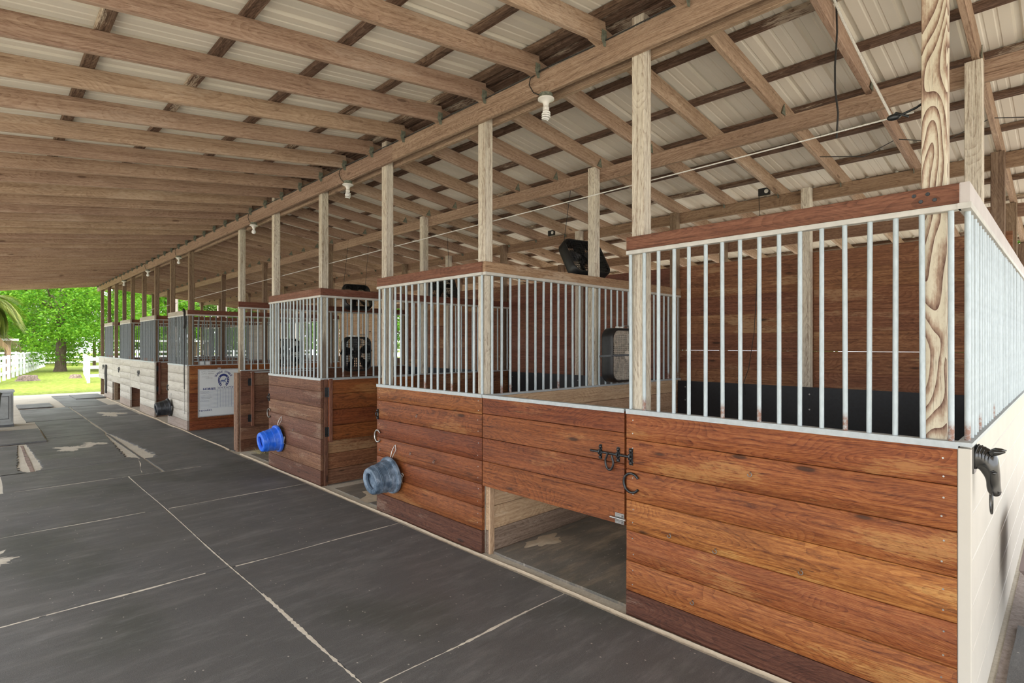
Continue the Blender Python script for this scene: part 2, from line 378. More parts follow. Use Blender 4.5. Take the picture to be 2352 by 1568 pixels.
# ------------------------------------------------------------------ mesh builder
class MB:
    def __init__(s):
        s.v = []; s.f = []; s.g = []; s.r = []; s.sm = []; s.sharp = 64
    def add(s, vs, fs, gs=None, r=None, smooth=False):
        b = len(s.v)
        s.v.extend(tuple(x) for x in vs)
        s.g.extend(gs if gs else [tuple(x) for x in vs])
        rr = R.random() if r is None else r
        s.r.extend([rr] * len(vs))
        s.f.extend(tuple(b + i for i in f) for f in fs)
        s.sm.extend([smooth] * len(fs))
        return s
    def prism(s, p0, p1, w, h, up=(0, 0, 1), ch=0.0, r=None, wob=0.0):
        """A bar from p0 to p1, w wide sideways and h along up, long edges chamfered by ch; carries grain coordinates."""
        p0 = Vector(p0); p1 = Vector(p1)
        d = p1 - p0; L = d.length; d.normalize()
        up = Vector(up); up = (up - d * up.dot(d)).normalized()
        sd = d.cross(up).normalized()
        hw, hh = w / 2, h / 2
        if ch > 0:
            pr = [(-hw, -hh + ch), (-hw + ch, -hh), (hw - ch, -hh), (hw, -hh + ch), (hw, hh - ch), (hw - ch, hh), (-hw + ch, hh), (-hw, hh - ch)]
        else:
            pr = [(-hw, -hh), (hw, -hh), (hw, hh), (-hw, hh)]
        n = len(pr)
        ol = R.uniform(0, 60); oa = R.uniform(-0.05, 0.05); ob = R.choice((-1, 1)) * R.uniform(0.03, 0.11)
        if w > h:  # put the pith below the wide face
            oa, ob = ob, oa
        vs = []; gs = []
        for k, q in enumerate((p0, p1)):
            for (a, b) in pr:
                vs.append(q + sd * a + up * b)
                gs.append((ol + k * L, b + oa, a + ob))
        fs = [(i, (i + 1) % n, n + (i + 1) % n, n + i) for i in range(n)]
        fs.append(tuple(range(n - 1, -1, -1))); fs.append(tuple(range(n, 2 * n)))
        return s.add(vs, fs, gs, r)
    def box(s, x0, y0, z0, x1, y1, z1, ch=0.0, r=None):
        dx, dy, dz = x1 - x0, y1 - y0, z1 - z0
        cx, cy, cz = (x0 + x1) / 2, (y0 + y1) / 2, (z0 + z1) / 2
        m = max(dx, dy, dz)
        if m == dx:
            return s.prism((x0, cy, cz), (x1, cy, cz), dy, dz, (0, 0, 1), ch, r)
        if m == dy:
            return s.prism((cx, y0, cz), (cx, y1, cz), dx, dz, (0, 0, 1), ch, r)
        return s.prism((cx, cy, z0), (cx, cy, z1), dy, dx, (1, 0, 0), ch, r)
    def tube(s, pts, rad, n=8, closed=False, r=None):
        pts = [Vector(p) for p in pts]
        m = len(pts)
        rads = rad if isinstance(rad, (list, tuple)) else [rad] * m
        vs = []; fs = []; gs = []
        prev = None; acc = 0
        ol = R.uniform(0, 50)
        for i, p in enumerate(pts):
            a = pts[(i - 1) % m] if (i > 0 or closed) else p
            b = pts[(i + 1) % m] if (i < m - 1 or closed) else p
            t = (b - a).normalized()
            if prev is None:
                q = Vector((0, 0, 1)) if abs(t.z) < 0.9 else Vector((1, 0, 0))
                nrm = (q - t * q.dot(t)).normalized()
            else:
                nrm = (prev - t * prev.dot(t)).normalized()
            prev = nrm
            bn = t.cross(nrm)
            if i: acc += (p - pts[i - 1]).length
            for k in range(n):
                an = 2 * PI * k / n
                vs.append(p + (nrm * math.cos(an) + bn * math.sin(an)) * rads[i])
                gs.append((ol + acc, math.cos(an) * rads[i], math.sin(an) * rads[i]))
        for i in range(m if closed else m - 1):
            j = (i + 1) % m
            for k in range(n):
                fs.append((i * n + k, i * n + (k + 1) % n, j * n + (k + 1) % n, j * n + k))
        if not closed:
            fs.append(tuple(range(n - 1, -1, -1))); fs.append(tuple((m - 1) * n + k for k in range(n)))
        return s.add(vs, fs, gs, r, True)
    def lathe(s, prof, o, ax, n=28, r=None, caps=True):
        """Profile of (distance along axis, radius) turned about ax from o."""
        o = Vector(o); ax = Vector(ax).normalized()
        q = Vector((0, 0, 1)) if abs(ax.z) < 0.9 else Vector((1, 0, 0))
        u = (q - ax * q.dot(ax)).normalized(); w = ax.cross(u)
        vs = []; fs = []
        for (t, rad) in prof:
            for k in range(n):
                an = 2 * PI * k / n
                vs.append(o + ax * t + (u * math.cos(an) + w * math.sin(an)) * max(rad, 1e-4))
        for i in range(len(prof) - 1):
            for k in range(n):
                fs.append((i * n + k, i * n + (k + 1) % n, (i + 1) * n + (k + 1) % n, (i + 1) * n + k))
        if caps:
            fs.append(tuple(range(n - 1, -1, -1))); fs.append(tuple((len(prof) - 1) * n + k for k in range(n)))
        return s.add(vs, fs, None, r, True)
    def ball(s, c, rx, ry=None, rz=None, nu=14, nv=9, r=None):
        ry = ry or rx; rz = rz or rx
        vs = []; fs = []
        for i in range(nv + 1):
            th = PI * i / nv
            for k in range(nu):
                an = 2 * PI * k / nu
                vs.append((c[0] + rx * max(math.sin(th), 1e-3) * math.cos(an), c[1] + ry * max(math.sin(th), 1e-3) * math.sin(an), c[2] + rz * math.cos(th)))
        for i in range(nv):
            for k in range(nu):
                fs.append((i * nu + k, (i + 1) * nu + k, (i + 1) * nu + (k + 1) % nu, i * nu + (k + 1) % nu))
        return s.add(vs, fs, None, r, True)
    def loft(s, rings, r=None, caps=True):
        n = len(rings[0]); vs = [p for q in rings for p in q]; fs = []
        for i in range(len(rings) - 1):
            for k in range(n):
                fs.append((i * n + k, i * n + (k + 1) % n, (i + 1) * n + (k + 1) % n, (i + 1) * n + k))
        if caps:
            fs.append(tuple(range(n - 1, -1, -1))); fs.append(tuple((len(rings) - 1) * n + k for k in range(n)))
        return s.add(vs, fs, None, r, True)
    def mesh(s, name):
        me = bpy.data.meshes.new(name)
        me.from_pydata(s.v, [], s.f)
        me.update()
        at = me.attributes.new('gr', 'FLOAT_VECTOR', 'POINT')
        at.data.foreach_set('vector', [c for g in s.g for c in g])
        ar = me.attributes.new('rnd', 'FLOAT', 'POINT')
        ar.data.foreach_set('value', s.r)
        me.polygons.foreach_set('use_smooth', s.sm)
        bm = bmesh.new(); bm.from_mesh(me)
        bmesh.ops.recalc_face_normals(bm, faces=bm.faces)
        bm.to_mesh(me); bm.free()
        if any(s.sm): me.set_sharp_from_angle(angle=math.radians(s.sharp))
        return me
    def build(s, name, mat, parent=None, at=None, second=None):
        me = s.mesh(name)
        me.materials.append(M[mat] if isinstance(mat, str) else mat)
        if second:
            me.materials.append(M[second[0]])
            for p in me.polygons[second[1]:]: p.material_index = 1
        o = bpy.data.objects.new(name, me)
        COL.objects.link(o)
        if parent is not None:
            o.parent = parent
            if at is None:   # mesh given in world coordinates
                me.transform(Matrix.Translation(-world_loc(parent)))
            else:
                o.location = Vector(at)
        elif at is not None:
            o.location = at
        return o

def world_loc(o):
    p = Vector(o.location)
    while o.parent is not None:
        o = o.parent
        p = p + Vector(o.location)
    return p

def tag(o, label=None, cat=None, group=None, kind=None):
    if label: o['label'] = label
    if cat: o['category'] = cat
    if group: o['group'] = group
    if kind: o['kind'] = kind
    return o

def thing(name, loc, label, cat, group=None, kind=None):
    o = bpy.data.objects.new(name, None)
    o.empty_display_size = 0.1
    COL.objects.link(o)
    o.location = loc
    return tag(o, label, cat, group, kind)

def copyobj(o, parent=None, loc=None):
    c = o.copy()
    COL.objects.link(c)
    c.parent = parent
    if loc is not None: c.location = loc
    return c

ORD = 'first second third fourth fifth sixth seventh eighth ninth tenth eleventh twelfth thirteenth fourteenth fifteenth sixteenth seventeenth eighteenth nineteenth'.split()
TENS = {2: 'twent', 3: 'thirt', 4: 'fort'}
def nth(k):
    if k <= 19: return ORD[k - 1]
    t, u = divmod(k, 10)
    return TENS[t] + ('ieth' if u == 0 else 'y-' + ORD[u - 1])

# ================================================================== THE SETTING
FX = 3.05          # aisle face of the stall fronts
def struct(mb, name, mat, label, cat):
    return tag(mb.build(name, mat), label, cat, None, 'structure')

m = MB(); m.box(-2.6, -4.4, -0.12, 10.2, 25.4, 0.0)
struct(m, 'floor', 'floor', 'dusty concrete floor slab under the whole barn', 'floor')
def plane(name, x0, y0, x1, y1, z, mat, label, cat):
    q = MB(); q.box(x0, y0, z - 0.05, x1, y1, z)
    return struct(q, name, mat, label, cat)
plane('lawn', -90, 25.4, 110, 170, -0.06, 'lawn', 'sunlit green lawn beyond the far end of the barn', 'lawn')
plane('lawn', 18.0, -30, 110, 25.4, -0.06, 'lawn', 'green lawn beside the open far side of the barn', 'lawn')
plane('ground', -90, -30, -2.6, 25.4, -0.07, 'bounceground', 'unseen pale ground added along the open side to bounce light under the roof', 'ground')
plane('ground', -2.6, -30, 18.0, -4.4, -0.07, 'bounceground', 'unseen pale ground added before the near end to bounce light under the roof', 'ground')
plane('ground', 10.2, -4.4, 18.0, 25.4, -0.065, 'bounceground', 'pale sandy strip beside the barn, widened to bounce light under the roof', 'ground')
plane('path', 3.2, -4.3, 10.15, 0.285, 0.006, 'paver', 'worn paved strip along the foot of the cream end wall', 'path')

# ---- roof: ribbed sheets on purlins on rafters on beams
RX, SL = 3.135, 0.125
def zr(x): return 3.84 - SL * abs(x - RX)           # underside of the rafters
Y0R, Y1R = -4.2, 24.75  # near end runs unseen behind the camera, lengthened to shade the end wall
XL, XR = -2.5, 9.9
PT = 0.04                                            # purlin thickness
def sheet(xa, xb):
    q = MB()
    prof = []
    y = Y0R
    while y < Y1R:
        prof += [(y, 0), (y + 0.012, 0.022), (y + 0.036, 0.022), (y + 0.048, 0), (y + 0.105, 0), (y + 0.111, 0.005), (y + 0.123, 0.005), (y + 0.129, 0), (y + 0.175, 0), (y + 0.181, 0.005), (y + 0.193, 0.005), (y + 0.199, 0)]
        y += 0.26
    vs = []; fs = []
    n = len(prof)
    for x in (xa, xb):
        zz = zr(x) + 0.14 + PT + 0.002
        for t in (0, 0.004):
            for (yy, h) in prof:
                vs.append((x, yy, zz + h + t))
    for i in range(n - 1):
        fs.append((i, i + 1, 2 * n + i + 1, 2 * n + i))
        fs.append((n + i, 3 * n + i, 3 * n + i + 1, n + i + 1))
        fs.append((i, n + i, n + i + 1, i + 1))
        fs.append((2 * n + i, 2 * n + i + 1, 3 * n + i + 1, 3 * n + i))
    q.add(vs, fs)
    return q
struct(sheet(XL, RX), 'ceiling', 'roof', 'ribbed pale metal roof sheeting over the aisle', 'roof')
struct(sheet(RX, XR), 'ceiling', 'roof', 'ribbed pale metal roof sheeting over the stalls', 'roof')
m = MB()
m.prism((RX - 0.075, Y0R, zr(RX) + 0.21), (RX - 0.075, Y1R, zr(RX) + 0.21), 0.16, 0.012, (0, 0, 1))
m.prism((RX + 0.075, Y0R, zr(RX) + 0.212), (RX + 0.075, Y1R, zr(RX) + 0.212), 0.16, 0.012, (0, 0, 1))
struct(m, 'roof_ridge_cap', 'roof', 'metal cap strip closing the ridge of the roof', 'roof')

YK = [2.22 + 0.613 * k for k in range(-10, 37)]
hang = MB()
hang.prism((-0.02, -0.003, 0.01), (-0.02, -0.003, 0.085), 0.003, 0.05, (1, 0, 0))
hang.add([(x, y, z) for y in (-0.003, -0.006) for (x, z) in ((-0.055, 0.03), (-0.03, -0.03), (0.008, -0.02), (0.008, 0.02), (-0.03, 0.085))],
         [(0, 1, 2, 3, 4), (9, 8, 7, 6, 5)] + [(i, 5 + i, 5 + (i + 1) % 5, (i + 1) % 5) for i in range(5)])
HME = hang.mesh('hurricane_tie'); HME.materials.append(M['plate'])
for i, y in enumerate(YK):
    k = i + 1 - 7
    pos = '%s from the near end of the stalls' % nth(k) if k > 0 else 'over the yard before the stalls, %s towards the end wall' % nth(i + 1)
    t = thing('rafter', (RX, y, zr(RX)), 'rough pine rafter over the aisle, ' + pos, 'rafter', 'rafters over the aisle', 'structure')
    a = MB(); xa = XL + 0.05
    a.prism((xa, y + 0.02, zr(xa) + 0.07), (3.06, y + 0.02, zr(3.06) + 0.07), 0.038, 0.14, (0, 0, 1), 0.003)
    a.build('timber', 'rafter', t)
    h = bpy.data.objects.new('hurricane_tie', HME); COL.objects.link(h); h.parent = t
    h.location = (-0.08, 0.0, -0.02)
    t = thing('rafter', (RX, y + 0.04, zr(RX)), 'rough pine rafter on the stall side, ' + pos, 'rafter', 'rafters over the stalls', 'structure')
    a = MB(); xb = XR - 0.05
    a.prism((2.97, y + 0.061, zr(RX) + 0.07 - SL * (2.97 - RX) - 0.02), (xb, y + 0.061, zr(xb) + 0.07), 0.038, 0.14, (0, 0, 1), 0.003)
    a.build('timber', 'rafter', t)
    for bx in (6.35,):
        h = bpy.data.objects.new('hurricane_tie', HME); COL.objects.link(h); h.parent = t
        h.location = (bx - RX, 0.02, zr(bx) - zr(RX) - 0.02)
    if R.random() < 0.9:
        for bx in (4.7,):
            h = MB(); h.add([(bx - 0.06, y + 0.036, zr(bx)), (bx + 0.02, y + 0.036, zr(bx)), (bx - 0.0, y + 0.036, zr(bx) + 0.09), (bx - 0.06, y + 0.031, zr(bx)), (bx + 0.02, y + 0.031, zr(bx)), (bx, y + 0.031, zr(bx) + 0.09)],
                            [(0, 1, 2), (5, 4, 3), (0, 3, 4, 1), (1, 4, 5, 2), (2, 5, 3, 0)])
            h.build('beam_clip', 'plate', t)
pl = [-1.98, -1.35, -0.72, -0.1, 0.53, 1.155, 1.79, 2.42, 2.96, 3.085]
pr = [3.19, 3.78, 4.39, 5.0, 5.62, 6.23, 6.85, 7.47, 8.09, 8.7, 9.3, 9.8]
vis = [x for x in pl if x > 0]
for x in pl + pr:
    a = MB()
    sgn = 1 if x < RX else -1
    zz = zr(x) + 0.14 + PT / 2
    y = Y0R + 0.02
    a.prism((x, y, zz), (x, Y1R - 0.02, zz), 0.072, PT - 0.004, (-SL * sgn, 0, 1), 0.002)
    o = a.build('roof_purlin', 'purlin')
    if x < RX:
        lab = 'dark flat purlin under the roof over the aisle, %s counted from the ridge' % nth(len([q for q in pl if q >= x]))
    else:
        lab = 'dark flat purlin under the roof over the stalls, %s counted from the ridge' % nth(len([q for q in pr if q <= x]))
    tag(o, lab, 'purlin', 'roof purlins', 'structure')

def beam(x0, x1, z0, z1, mat, label, name='beam'):
    a = MB()
    cuts = [Y0R + 0.1, -2.0, 0.2, 4.9, 9.8, 14.6, 19.5, Y1R - 0.2]
    for p, q in zip(cuts, cuts[1:]):
        a.box(x0, p, z0, x1, q - 0.002, z1, 0.003)
    return tag(a.build(name, mat), label, 'beam', None, 'structure')
beam(3.05, 3.088, 3.668, 3.838, 'beam', 'long pine ridge board on the aisle face of the front posts', 'ridge_beam')
beam(3.182, 3.22, 3.668, 3.838, 'beam', 'long pine ridge board on the stall face of the front posts', 'ridge_beam')
beam(4.722, 4.76, 3.50, 3.64, 'beam', 'brown pine beam over the middle of the stalls', 'beam')
beam(6.352, 6.39, 3.30, 3.435, 'beamdark', 'dark brown beam over the back walls of the stalls', 'beam')
beam(7.80, 7.838, 3.115, 3.255, 'beamdark', 'dark brown beam beyond the back walls, near the outer eave', 'beam')
beam(9.45, 9.488, 2.90, 3.045, 'beamdark', 'outer eave beam on the far side of the barn', 'beam')
beam(-2.2, -2.16, 3.03, 3.17, 'beam', 'eave beam along the open side of the aisle', 'beam')

# ---- posts
def post(x, y, z1, mat, label, w=0.092, d=0.09, group=None):
    a = MB(); a.box(x, y, 0.0, x + d, y + w, z1, 0.004)
    return tag(a.build('timber_post', mat), label, 'post', group)
FP = [0.393, 1.944, 3.50, 5.08, 6.60, 8.155, 9.62, 12.67, 14.17, 15.70, 17.13, 18.64, 19.9, 21.25, 22.55, 24.0]
desc = ['bold-grained timber post at the near corner of the stalls', 'pale weathered post between the nearest closed stall door and the corner bars', 'weathered post where the first barred partition meets the stall fronts',
        'pale post standing behind the bars over the grey bucket', 'pale post at the corner above the open door with strap hinges', 'greenish weathered post behind the bars over the blue bucket',
        'tall peeling post at the near side of the cross aisle', 'brown post at the corner above the whiteboard',
        'brown post behind the dark bars over the black bucket']
for i, y in enumerate(FP):
    lab = desc[i] if i < len(desc) else 'dark brown front post in the whitewashed far row, %s past the black bucket' % nth(i - len(desc) + 1)
    mat = 'postbold' if i == 0 else 'postworn' if i in (4, 6) else ('post' if i < 7 else 'postdark')
    post(3.09, y, 3.93 if i < 7 else 3.9, mat, lab, group='front row posts')
for i, y in enumerate([0.405, 3.505, 6.60, 9.62, 12.85, 15.8, 18.75, 21.7, 24.0]):
    post(4.63, y, 3.64 if i else 3.62, 'post' if i in (0, 1, 2) else 'postdark', 'timber post under the middle beam of the stalls, %s from the near end wall' % nth(i + 1), group='middle row posts')
for i, y in enumerate([0.405, 1.93, 3.47, 5.01, 6.62, 8.12, 9.6, 12.85, 15.8, 18.75, 21.7, 24.0]):
    post(6.26, y, 3.43, 'post' if i in (1, 3, 5) else 'postdark', 'timber post under the back-wall beam, %s from the near end wall' % nth(i + 1), group='back row posts')
for i, y in enumerate([0.405, 3.5, 6.6, 9.6, 12.85, 15.8, 18.75, 21.7, 24.0]):
    post(7.71, y, 3.25, 'postdark', 'brown post beyond the back walls, %s from the near end wall' % nth(i + 1), group='posts beyond the back walls')
    post(9.36, y, 3.04, 'postdark', 'brown post under the outer eave, %s from the near end wall' % nth(i + 1), group='outer eave posts')

# ================================================================== STALLS
BARM = {}
def bars(parent, pts, z0, z1, rad=0.0115, name='bar', mat='galv'):
    key = (round(z1 - z0, 3), rad, mat)
    if key not in BARM:
        q = MB(); q.tube([(0, 0, 0), (0, 0, (z1 - z0) * 0.5), (0, 0, z1 - z0)], rad, 10)
        BARM[key] = q.mesh('bar'); BARM[key].materials.append(M[mat])
    wl = world_loc(parent)
    for (x, y) in pts:
        o = bpy.data.objects.new(name, BARM[key]); COL.objects.link(o)
        o.parent = parent
        o.location = Vector((x + R.uniform(-0.002, 0.002), y + R.uniform(-0.002, 0.002), z0)) - wl
        o.rotation_euler = (R.uniform(-0.003, 0.003), R.uniform(-0.003, 0.003), R.uniform(0, 6))

SEAM = [0.0, 0.163, 0.36, 0.558, 0.757, 0.957, 1.157, 1.333]
def planks(mb, axis, c, a0, a1, t, zs, gap=0.0035, skip0=False):
    """Planks between the heights zs, thickness t from c, running along axis from a0 to a1."""
    for i, (p, q) in enumerate(zip(zs, zs[1:])):
        if skip0 and i == 0: continue
        j = R.uniform(-0.0012, 0.0012)
        if axis == 'y': mb.box(c + j, a0, p + gap / 2, c + t + j, a1, q - gap / 2, 0.0025)
        else: mb.box(a0, c + j, p + gap / 2, a1, c + t + j, q - gap / 2, 0.0025)

def nailcols(mb, axis, c, cols, zs, rad=0.0045):
    for u in cols:
        for p, q in zip(zs, zs[1:]):
            for f in (0.25, 0.72):
                z = p + (q - p) * f + R.uniform(-.01, .01); uu = u + R.uniform(-.006, .006)
                o = (c, uu, z) if axis == 'y' else (uu, c, z)
                ax = (-1, 0, 0) if axis == 'y' else (0, -1, 0)
                mb.lathe([(-0.001, rad), (0.0015, rad * 0.9)], o, ax, 8)

def front(y0, y1, label, mat, kick, railmat, zs=SEAM, barz=(1.36, 2.395), rail=(2.385, 2.478), barred=True, rail_ext=(0, 0), cap='cap', chan='chan', bm='galv'):
    t = thing('stall_barrier', (FX, (y0 + y1) / 2, 0), label, 'stall front', 'stall fronts')
    a = MB(); planks(a, 'y', FX, y0, y1, 0.034, zs, skip0=True)
    a.box(FX + 0.036, y0 + 0.01, 0.02, FX + 0.0385, y1 - 0.01, zs[-1] - 0.01)
    n0 = len(a.f); nailcols(a, 'y', FX, [y0 + 0.05, y1 - 0.05], zs)
    a.build('plank_panel', mat, t, second=('steel', n0))
    a = MB(); planks(a, 'y', FX - 0.002, y0, y1, 0.036, zs[:2]); a.build('kick_board', kick, t)
    a = MB(); a.box(FX - 0.006, y0 - 0.005, zs[-1], FX + 0.042, y1 + 0.002, zs[-1] + 0.018); a.box(FX - 0.007, y0 - 0.004, zs[-1] - 0.012, FX - 0.003, y1 + 0.001, zs[-1] + 0.018)
    a.build('cap_track', cap, t)
    if barred:
        n = max(2, round((y1 - y0 - 0.03) / 0.1065))
        bars(t, [(FX + 0.018, y0 + 0.02 + (y1 - y0 - 0.04) * i / n) for i in range(n + 1)], barz[0] - 0.012, barz[1], mat=bm)
        a = MB(); a.box(FX, y0 - rail_ext[0], rail[0] + 0.004, FX + 0.036, y1 + rail_ext[1], rail[1], 0.003); a.build('top_rail', railmat, t)
        a = MB(); a.box(FX - 0.004, y0 - rail_ext[0], rail[0] - 0.022, FX + 0.04, y1 + rail_ext[1], rail[0] + 0.004, 0.002); a.build('rail_channel', chan, t)
    return t
front(0.352, 2.05, 'long orange plank stall front with spaced steel bars at the near corner', 'stain', 'kick', 'rail', rail_ext=(0.012, 0.0))
S2 = [0.0, 0.196, 0.393, 0.59, 0.787, 0.984, 1.181, 1.333]
front(3.495, 5.20, 'red-orange plank stall front with the grey bucket hung on it', 'red', 'kick', 'rail', zs=S2, rail_ext=(0.0, 0.0))
front(6.545, 8.25, 'brown-grey plank stall front with the blue bucket hung on it', 'brown', 'kick', 'rail', zs=S2)
SB = [0.0, 0.2, 0.39, 0.58, 0.77, 0.96, 1.15, 1.333]
front(12.66, 14.25, 'whitewashed plank stall front with the black bucket and hanging lead', 'white', 'whitekick', 'railpale', zs=SB, bm='silhouettebar')
front(15.56, 17.25, 'whitewashed stall front panel, nearest of the far continuous row', 'white', 'whitekick', 'railpale', zs=SB, bm='silhouettebar')
front(18.54, 20.08, 'whitewashed stall front panel, middle of the far continuous row', 'white', 'whitekick', 'railpale', zs=SB, bm='silhouettebar')
front(21.42, 23.0, 'whitewashed stall front panel with a halter hung on it', 'white', 'whitekick', 'railpale', zs=SB, bm='silhouettebar')

# corner trim of the end wall belongs to the wall; doors
def latch(t, y, z):
    """Sliding bolt with loop pull on a closed door; y is the door's free edge."""
    x = FX - 0.012
    a = MB(); a.tube([(x, y + 0.27, z), (x, y - 0.06, z)], 0.0085, 8); a.build('bolt_rod', 'iron', t)
    for yy in (y + 0.19, y + 0.045):
        b = MB()
        b.prism((FX - 0.003, yy, z - 0.05), (FX - 0.003, yy, z + 0.05), 0.022, 0.005, (1, 0, 0))
        b.tube([(FX - 0.006, yy, z - 0.02), (FX - 0.026, yy, z - 0.012), (FX - 0.028, yy, z + 0.012), (FX - 0.006, yy, z + 0.02)], 0.0055, 6)
        for s in (-0.036, 0.036): b.ball((FX - 0.008, yy, z + s), 0.012, 0.012, 0.012, 10, 6)
        b.build('bolt_bracket', 'iron', t)
    b = MB(); yc = y + 0.105
    pts = [(FX - 0.022, yc + 0.032 * math.cos(th) * (1.0 if math.sin(th) < 0.2 else 0.85), z - 0.052 + 0.056 * math.sin(th)) for th in [PI * 0.72 + 2 * PI * 0.89 * k / 20 * 0.94 for k in range(21)]]
    b.tube(pts, 0.0075, 8); b.build('loop_pull', 'iron', t)

def door(y0, y1, label, mat, zs, closed=True, hinge_y=None):
    t = thing('stall_gate', (FX, (y0 + y1) / 2, 0), label, 'stall door', 'stall doors')
    a = MB(); planks(a, 'y', FX, y0, y1, 0.034, zs)
    a.box(FX + 0.035, y0 + 0.01, zs[0] + 0.02, FX + 0.0375, y1 - 0.01, zs[-1] - 0.01)
    a.build('plank_panel', mat, t)
    a = MB(); a.box(FX - 0.005, y0, zs[-1], FX + 0.04, y1, zs[-1] + 0.017); a.box(FX - 0.006, y0, zs[-1] - 0.010, FX - 0.002, y1, zs[-1] + 0.017)
    a.build('cap_track', 'cap', t)
    return t
DZ = [0.579, 0.79, 0.985, 1.19, 1.333]
t = door(2.066, 3.484, 'red-orange plank door closed with a dark iron bolt beside the corner panel', 'red', DZ)
latch(t, 2.066, 1.042)
a = MB()
a.prism((FX - 0.004, 2.10, 0.585), (FX - 0.004, 2.10, 0.655), 0.07, 0.006, (1, 0, 0))
a.tube([(FX - 0.014, 2.17, 0.62), (FX - 0.014, 2.05, 0.62)], 0.008, 8)
for s in (0.6, 0.64): a.prism((FX - 0.016, 2.075, s), (FX - 0.016, 2.125, s), 0.012, 0.012)
a.build('foot_bolt', 'steel', t)
for k, (ya, yb) in enumerate(((17.26, 18.53), (20.09, 21.41), (23.01, 24.2))):
    t = door(ya, yb, ['whitewashed stall door over a dark gap, nearest of the far three', 'whitewashed stall door over a dark gap, middle of the far three', 'whitewashed stall door at the far end of the barn'][k], 'white', [0.58, 0.77, 0.96, 1.15, 1.333])
    latch(t, ya, 1.03)

def keeper(y, z, label):
    t = thing('bolt_keeper', (FX, y, z), label, 'keeper', 'bolt keepers')
    b = MB()
    b.prism((FX - 0.004, y, z - 0.055), (FX - 0.004, y, z + 0.055), 0.026, 0.005, (1, 0, 0))
    b.tube([(FX - 0.006, y, z - 0.024), (FX - 0.028, y, z - 0.015), (FX - 0.03, y, z + 0.015), (FX - 0.006, y, z + 0.024)], 0.006, 6)
    b.build('strap_plate', 'iron', t)
    for s in (-0.04, 0.04):
        b = MB(); b.ball((FX - 0.009, y, z + s), 0.013, 0.013, 0.013, 10, 6); b.build('bolt_head', 'iron', t)
keeper(2.012, 1.042, 'dark iron bolt keeper on the corner panel facing the closed door')
keeper(5.175, 1.03, 'iron bolt keeper at the open edge of the red front with the grey bucket')
keeper(8.225, 1.0, 'iron bolt keeper at the open edge of the brown front with the blue bucket')

def horseshoe(y, z, label, r=0.062, mat='iron'):
    b = MB(); pts = []
    for k in range(25):
        th = math.radians(35 + 290 * k / 24)
        pts.append((FX - 0.010, y - r * math.cos(th) * 0.95, z + r * math.sin(th)))
    b.tube(pts, 0.0085, 8)
    o = b.build('horseshoe', mat); tag(o, label, 'horseshoe', 'horseshoes')
horseshoe(2.005, 0.873, 'iron horseshoe nailed below the bolt keeper on the corner panel')
horseshoe(5.17, 0.80, 'iron horseshoe at the open edge of the red front with the grey bucket', mat='steel')
horseshoe(8.22, 0.77, 'iron horseshoe at the open edge of the brown front with the blue bucket', mat='hookiron')
horseshoe(14.22, 0.80, 'iron horseshoe at the open edge of the whitewashed front with the black bucket')

# screw hooks and eyes on the fronts
def hook(y, z, label, mat='hookiron', sx=FX):
    b = MB(); r = 0.0115
    pts = [(sx + 0.004, y, z + r), (sx - 0.014, y, z + r)]
    for k in range(10):
        th = PI / 2 + 2 * PI * 0.78 * k / 9
        pts.append((sx - 0.018, y + r * math.cos(th), z + r * math.sin(th)))
    b.tube(pts, 0.0027, 6)
    tag(b.build('screw_hook', mat), label, 'hook', 'screw hooks')
H = [(1.24, 1.06, 'bent steel hook in the worn patch of the corner panel, highest of its hooks'), (1.73, 0.60, 'steel hook low on the corner panel near the horseshoe'), (1.44, 0.583, 'steel hook on the corner panel, middle of the three low hooks'),
     (0.98, 0.60, 'steel hook on the corner panel, nearest the cream wall'), (1.58, 0.24, 'rusty hook just over the kick board of the corner panel'),
     (4.44, 1.08, 'steel hook high on the red front between the bars and the bucket'), (4.55, 0.70, 'small hook just right of the grey bucket'), (4.16, 0.68, 'small hook well right of the grey bucket'),
     (5.12, 0.66, 'bent hook left of the grey bucket wire'), (7.35, 0.62, 'small hook right of the blue bucket')]
for y, z, l in H: hook(y, z, l)

# ---- partitions between the stalls
def partition(y, label, mat, kick, railmat, x0=3.092, x1=6.35, zs=S2, barred=True, top=1.333, pitch=0.1085, low=0.0, bm='galv', trim=None):
    t = thing('stall_divider', ((x0 + x1) / 2, y, 0), label, 'partition', 'stall partitions')
    a = MB(); planks(a, 'x', y - 0.036, x0, x1, 0.034, zs, skip0=True); a.build('plank_panel', mat, t)
    a = MB(); planks(a, 'x', y - 0.038, x0, x1, 0.036, zs[:2]); a.build('kick_board', kick, t)
    a = MB(); a.box(x0, y - 0.04, top, x1, y + 0.004, top + 0.016); a.build('cap_track', 'cap', t)
    n = int((x1 - x0 - 0.08) / pitch)
    bars(t, [(x0 + 0.06 + pitch * i, y - 0.016) for i in range(n + 1)], 1.345, 2.395, mat=bm)
    if trim:
        a = MB(); a.box(x0 - 0.002, y - 0.058, 0.0, x0 + 0.05, y - 0.038, top, 0.002); a.build('end_trim', trim, t)
    a = MB(); a.box(x0 - 0.035, y - 0.036, 2.389, x1, y, 2.478, 0.003); a.build('top_rail', railmat, t)
    a = MB(); a.box(x0 - 0.035, y - 0.04, 2.363, x1, y + 0.004, 2.389, 0.002); a.build('rail_channel', 'chan', t)
    tag(t, kind='thing')
    return t
partition(3.494, 'rubbed tan partition with steel bars behind the closed door', 'tan', 'tankick', 'railtan', trim='tan')
partition(6.59, 'red-brown partition with steel bars past the grey bucket', 'back', 'brown', 'rail', trim='brown')
partition(9.61, 'brown barred partition beside the tall peeling post', 'brown', 'kick', 'rail')
partition(12.66, 'brown barred stall wall with the whiteboard hung on it', 'red', 'red', 'rail', zs=SB, bm='silhouettebar')
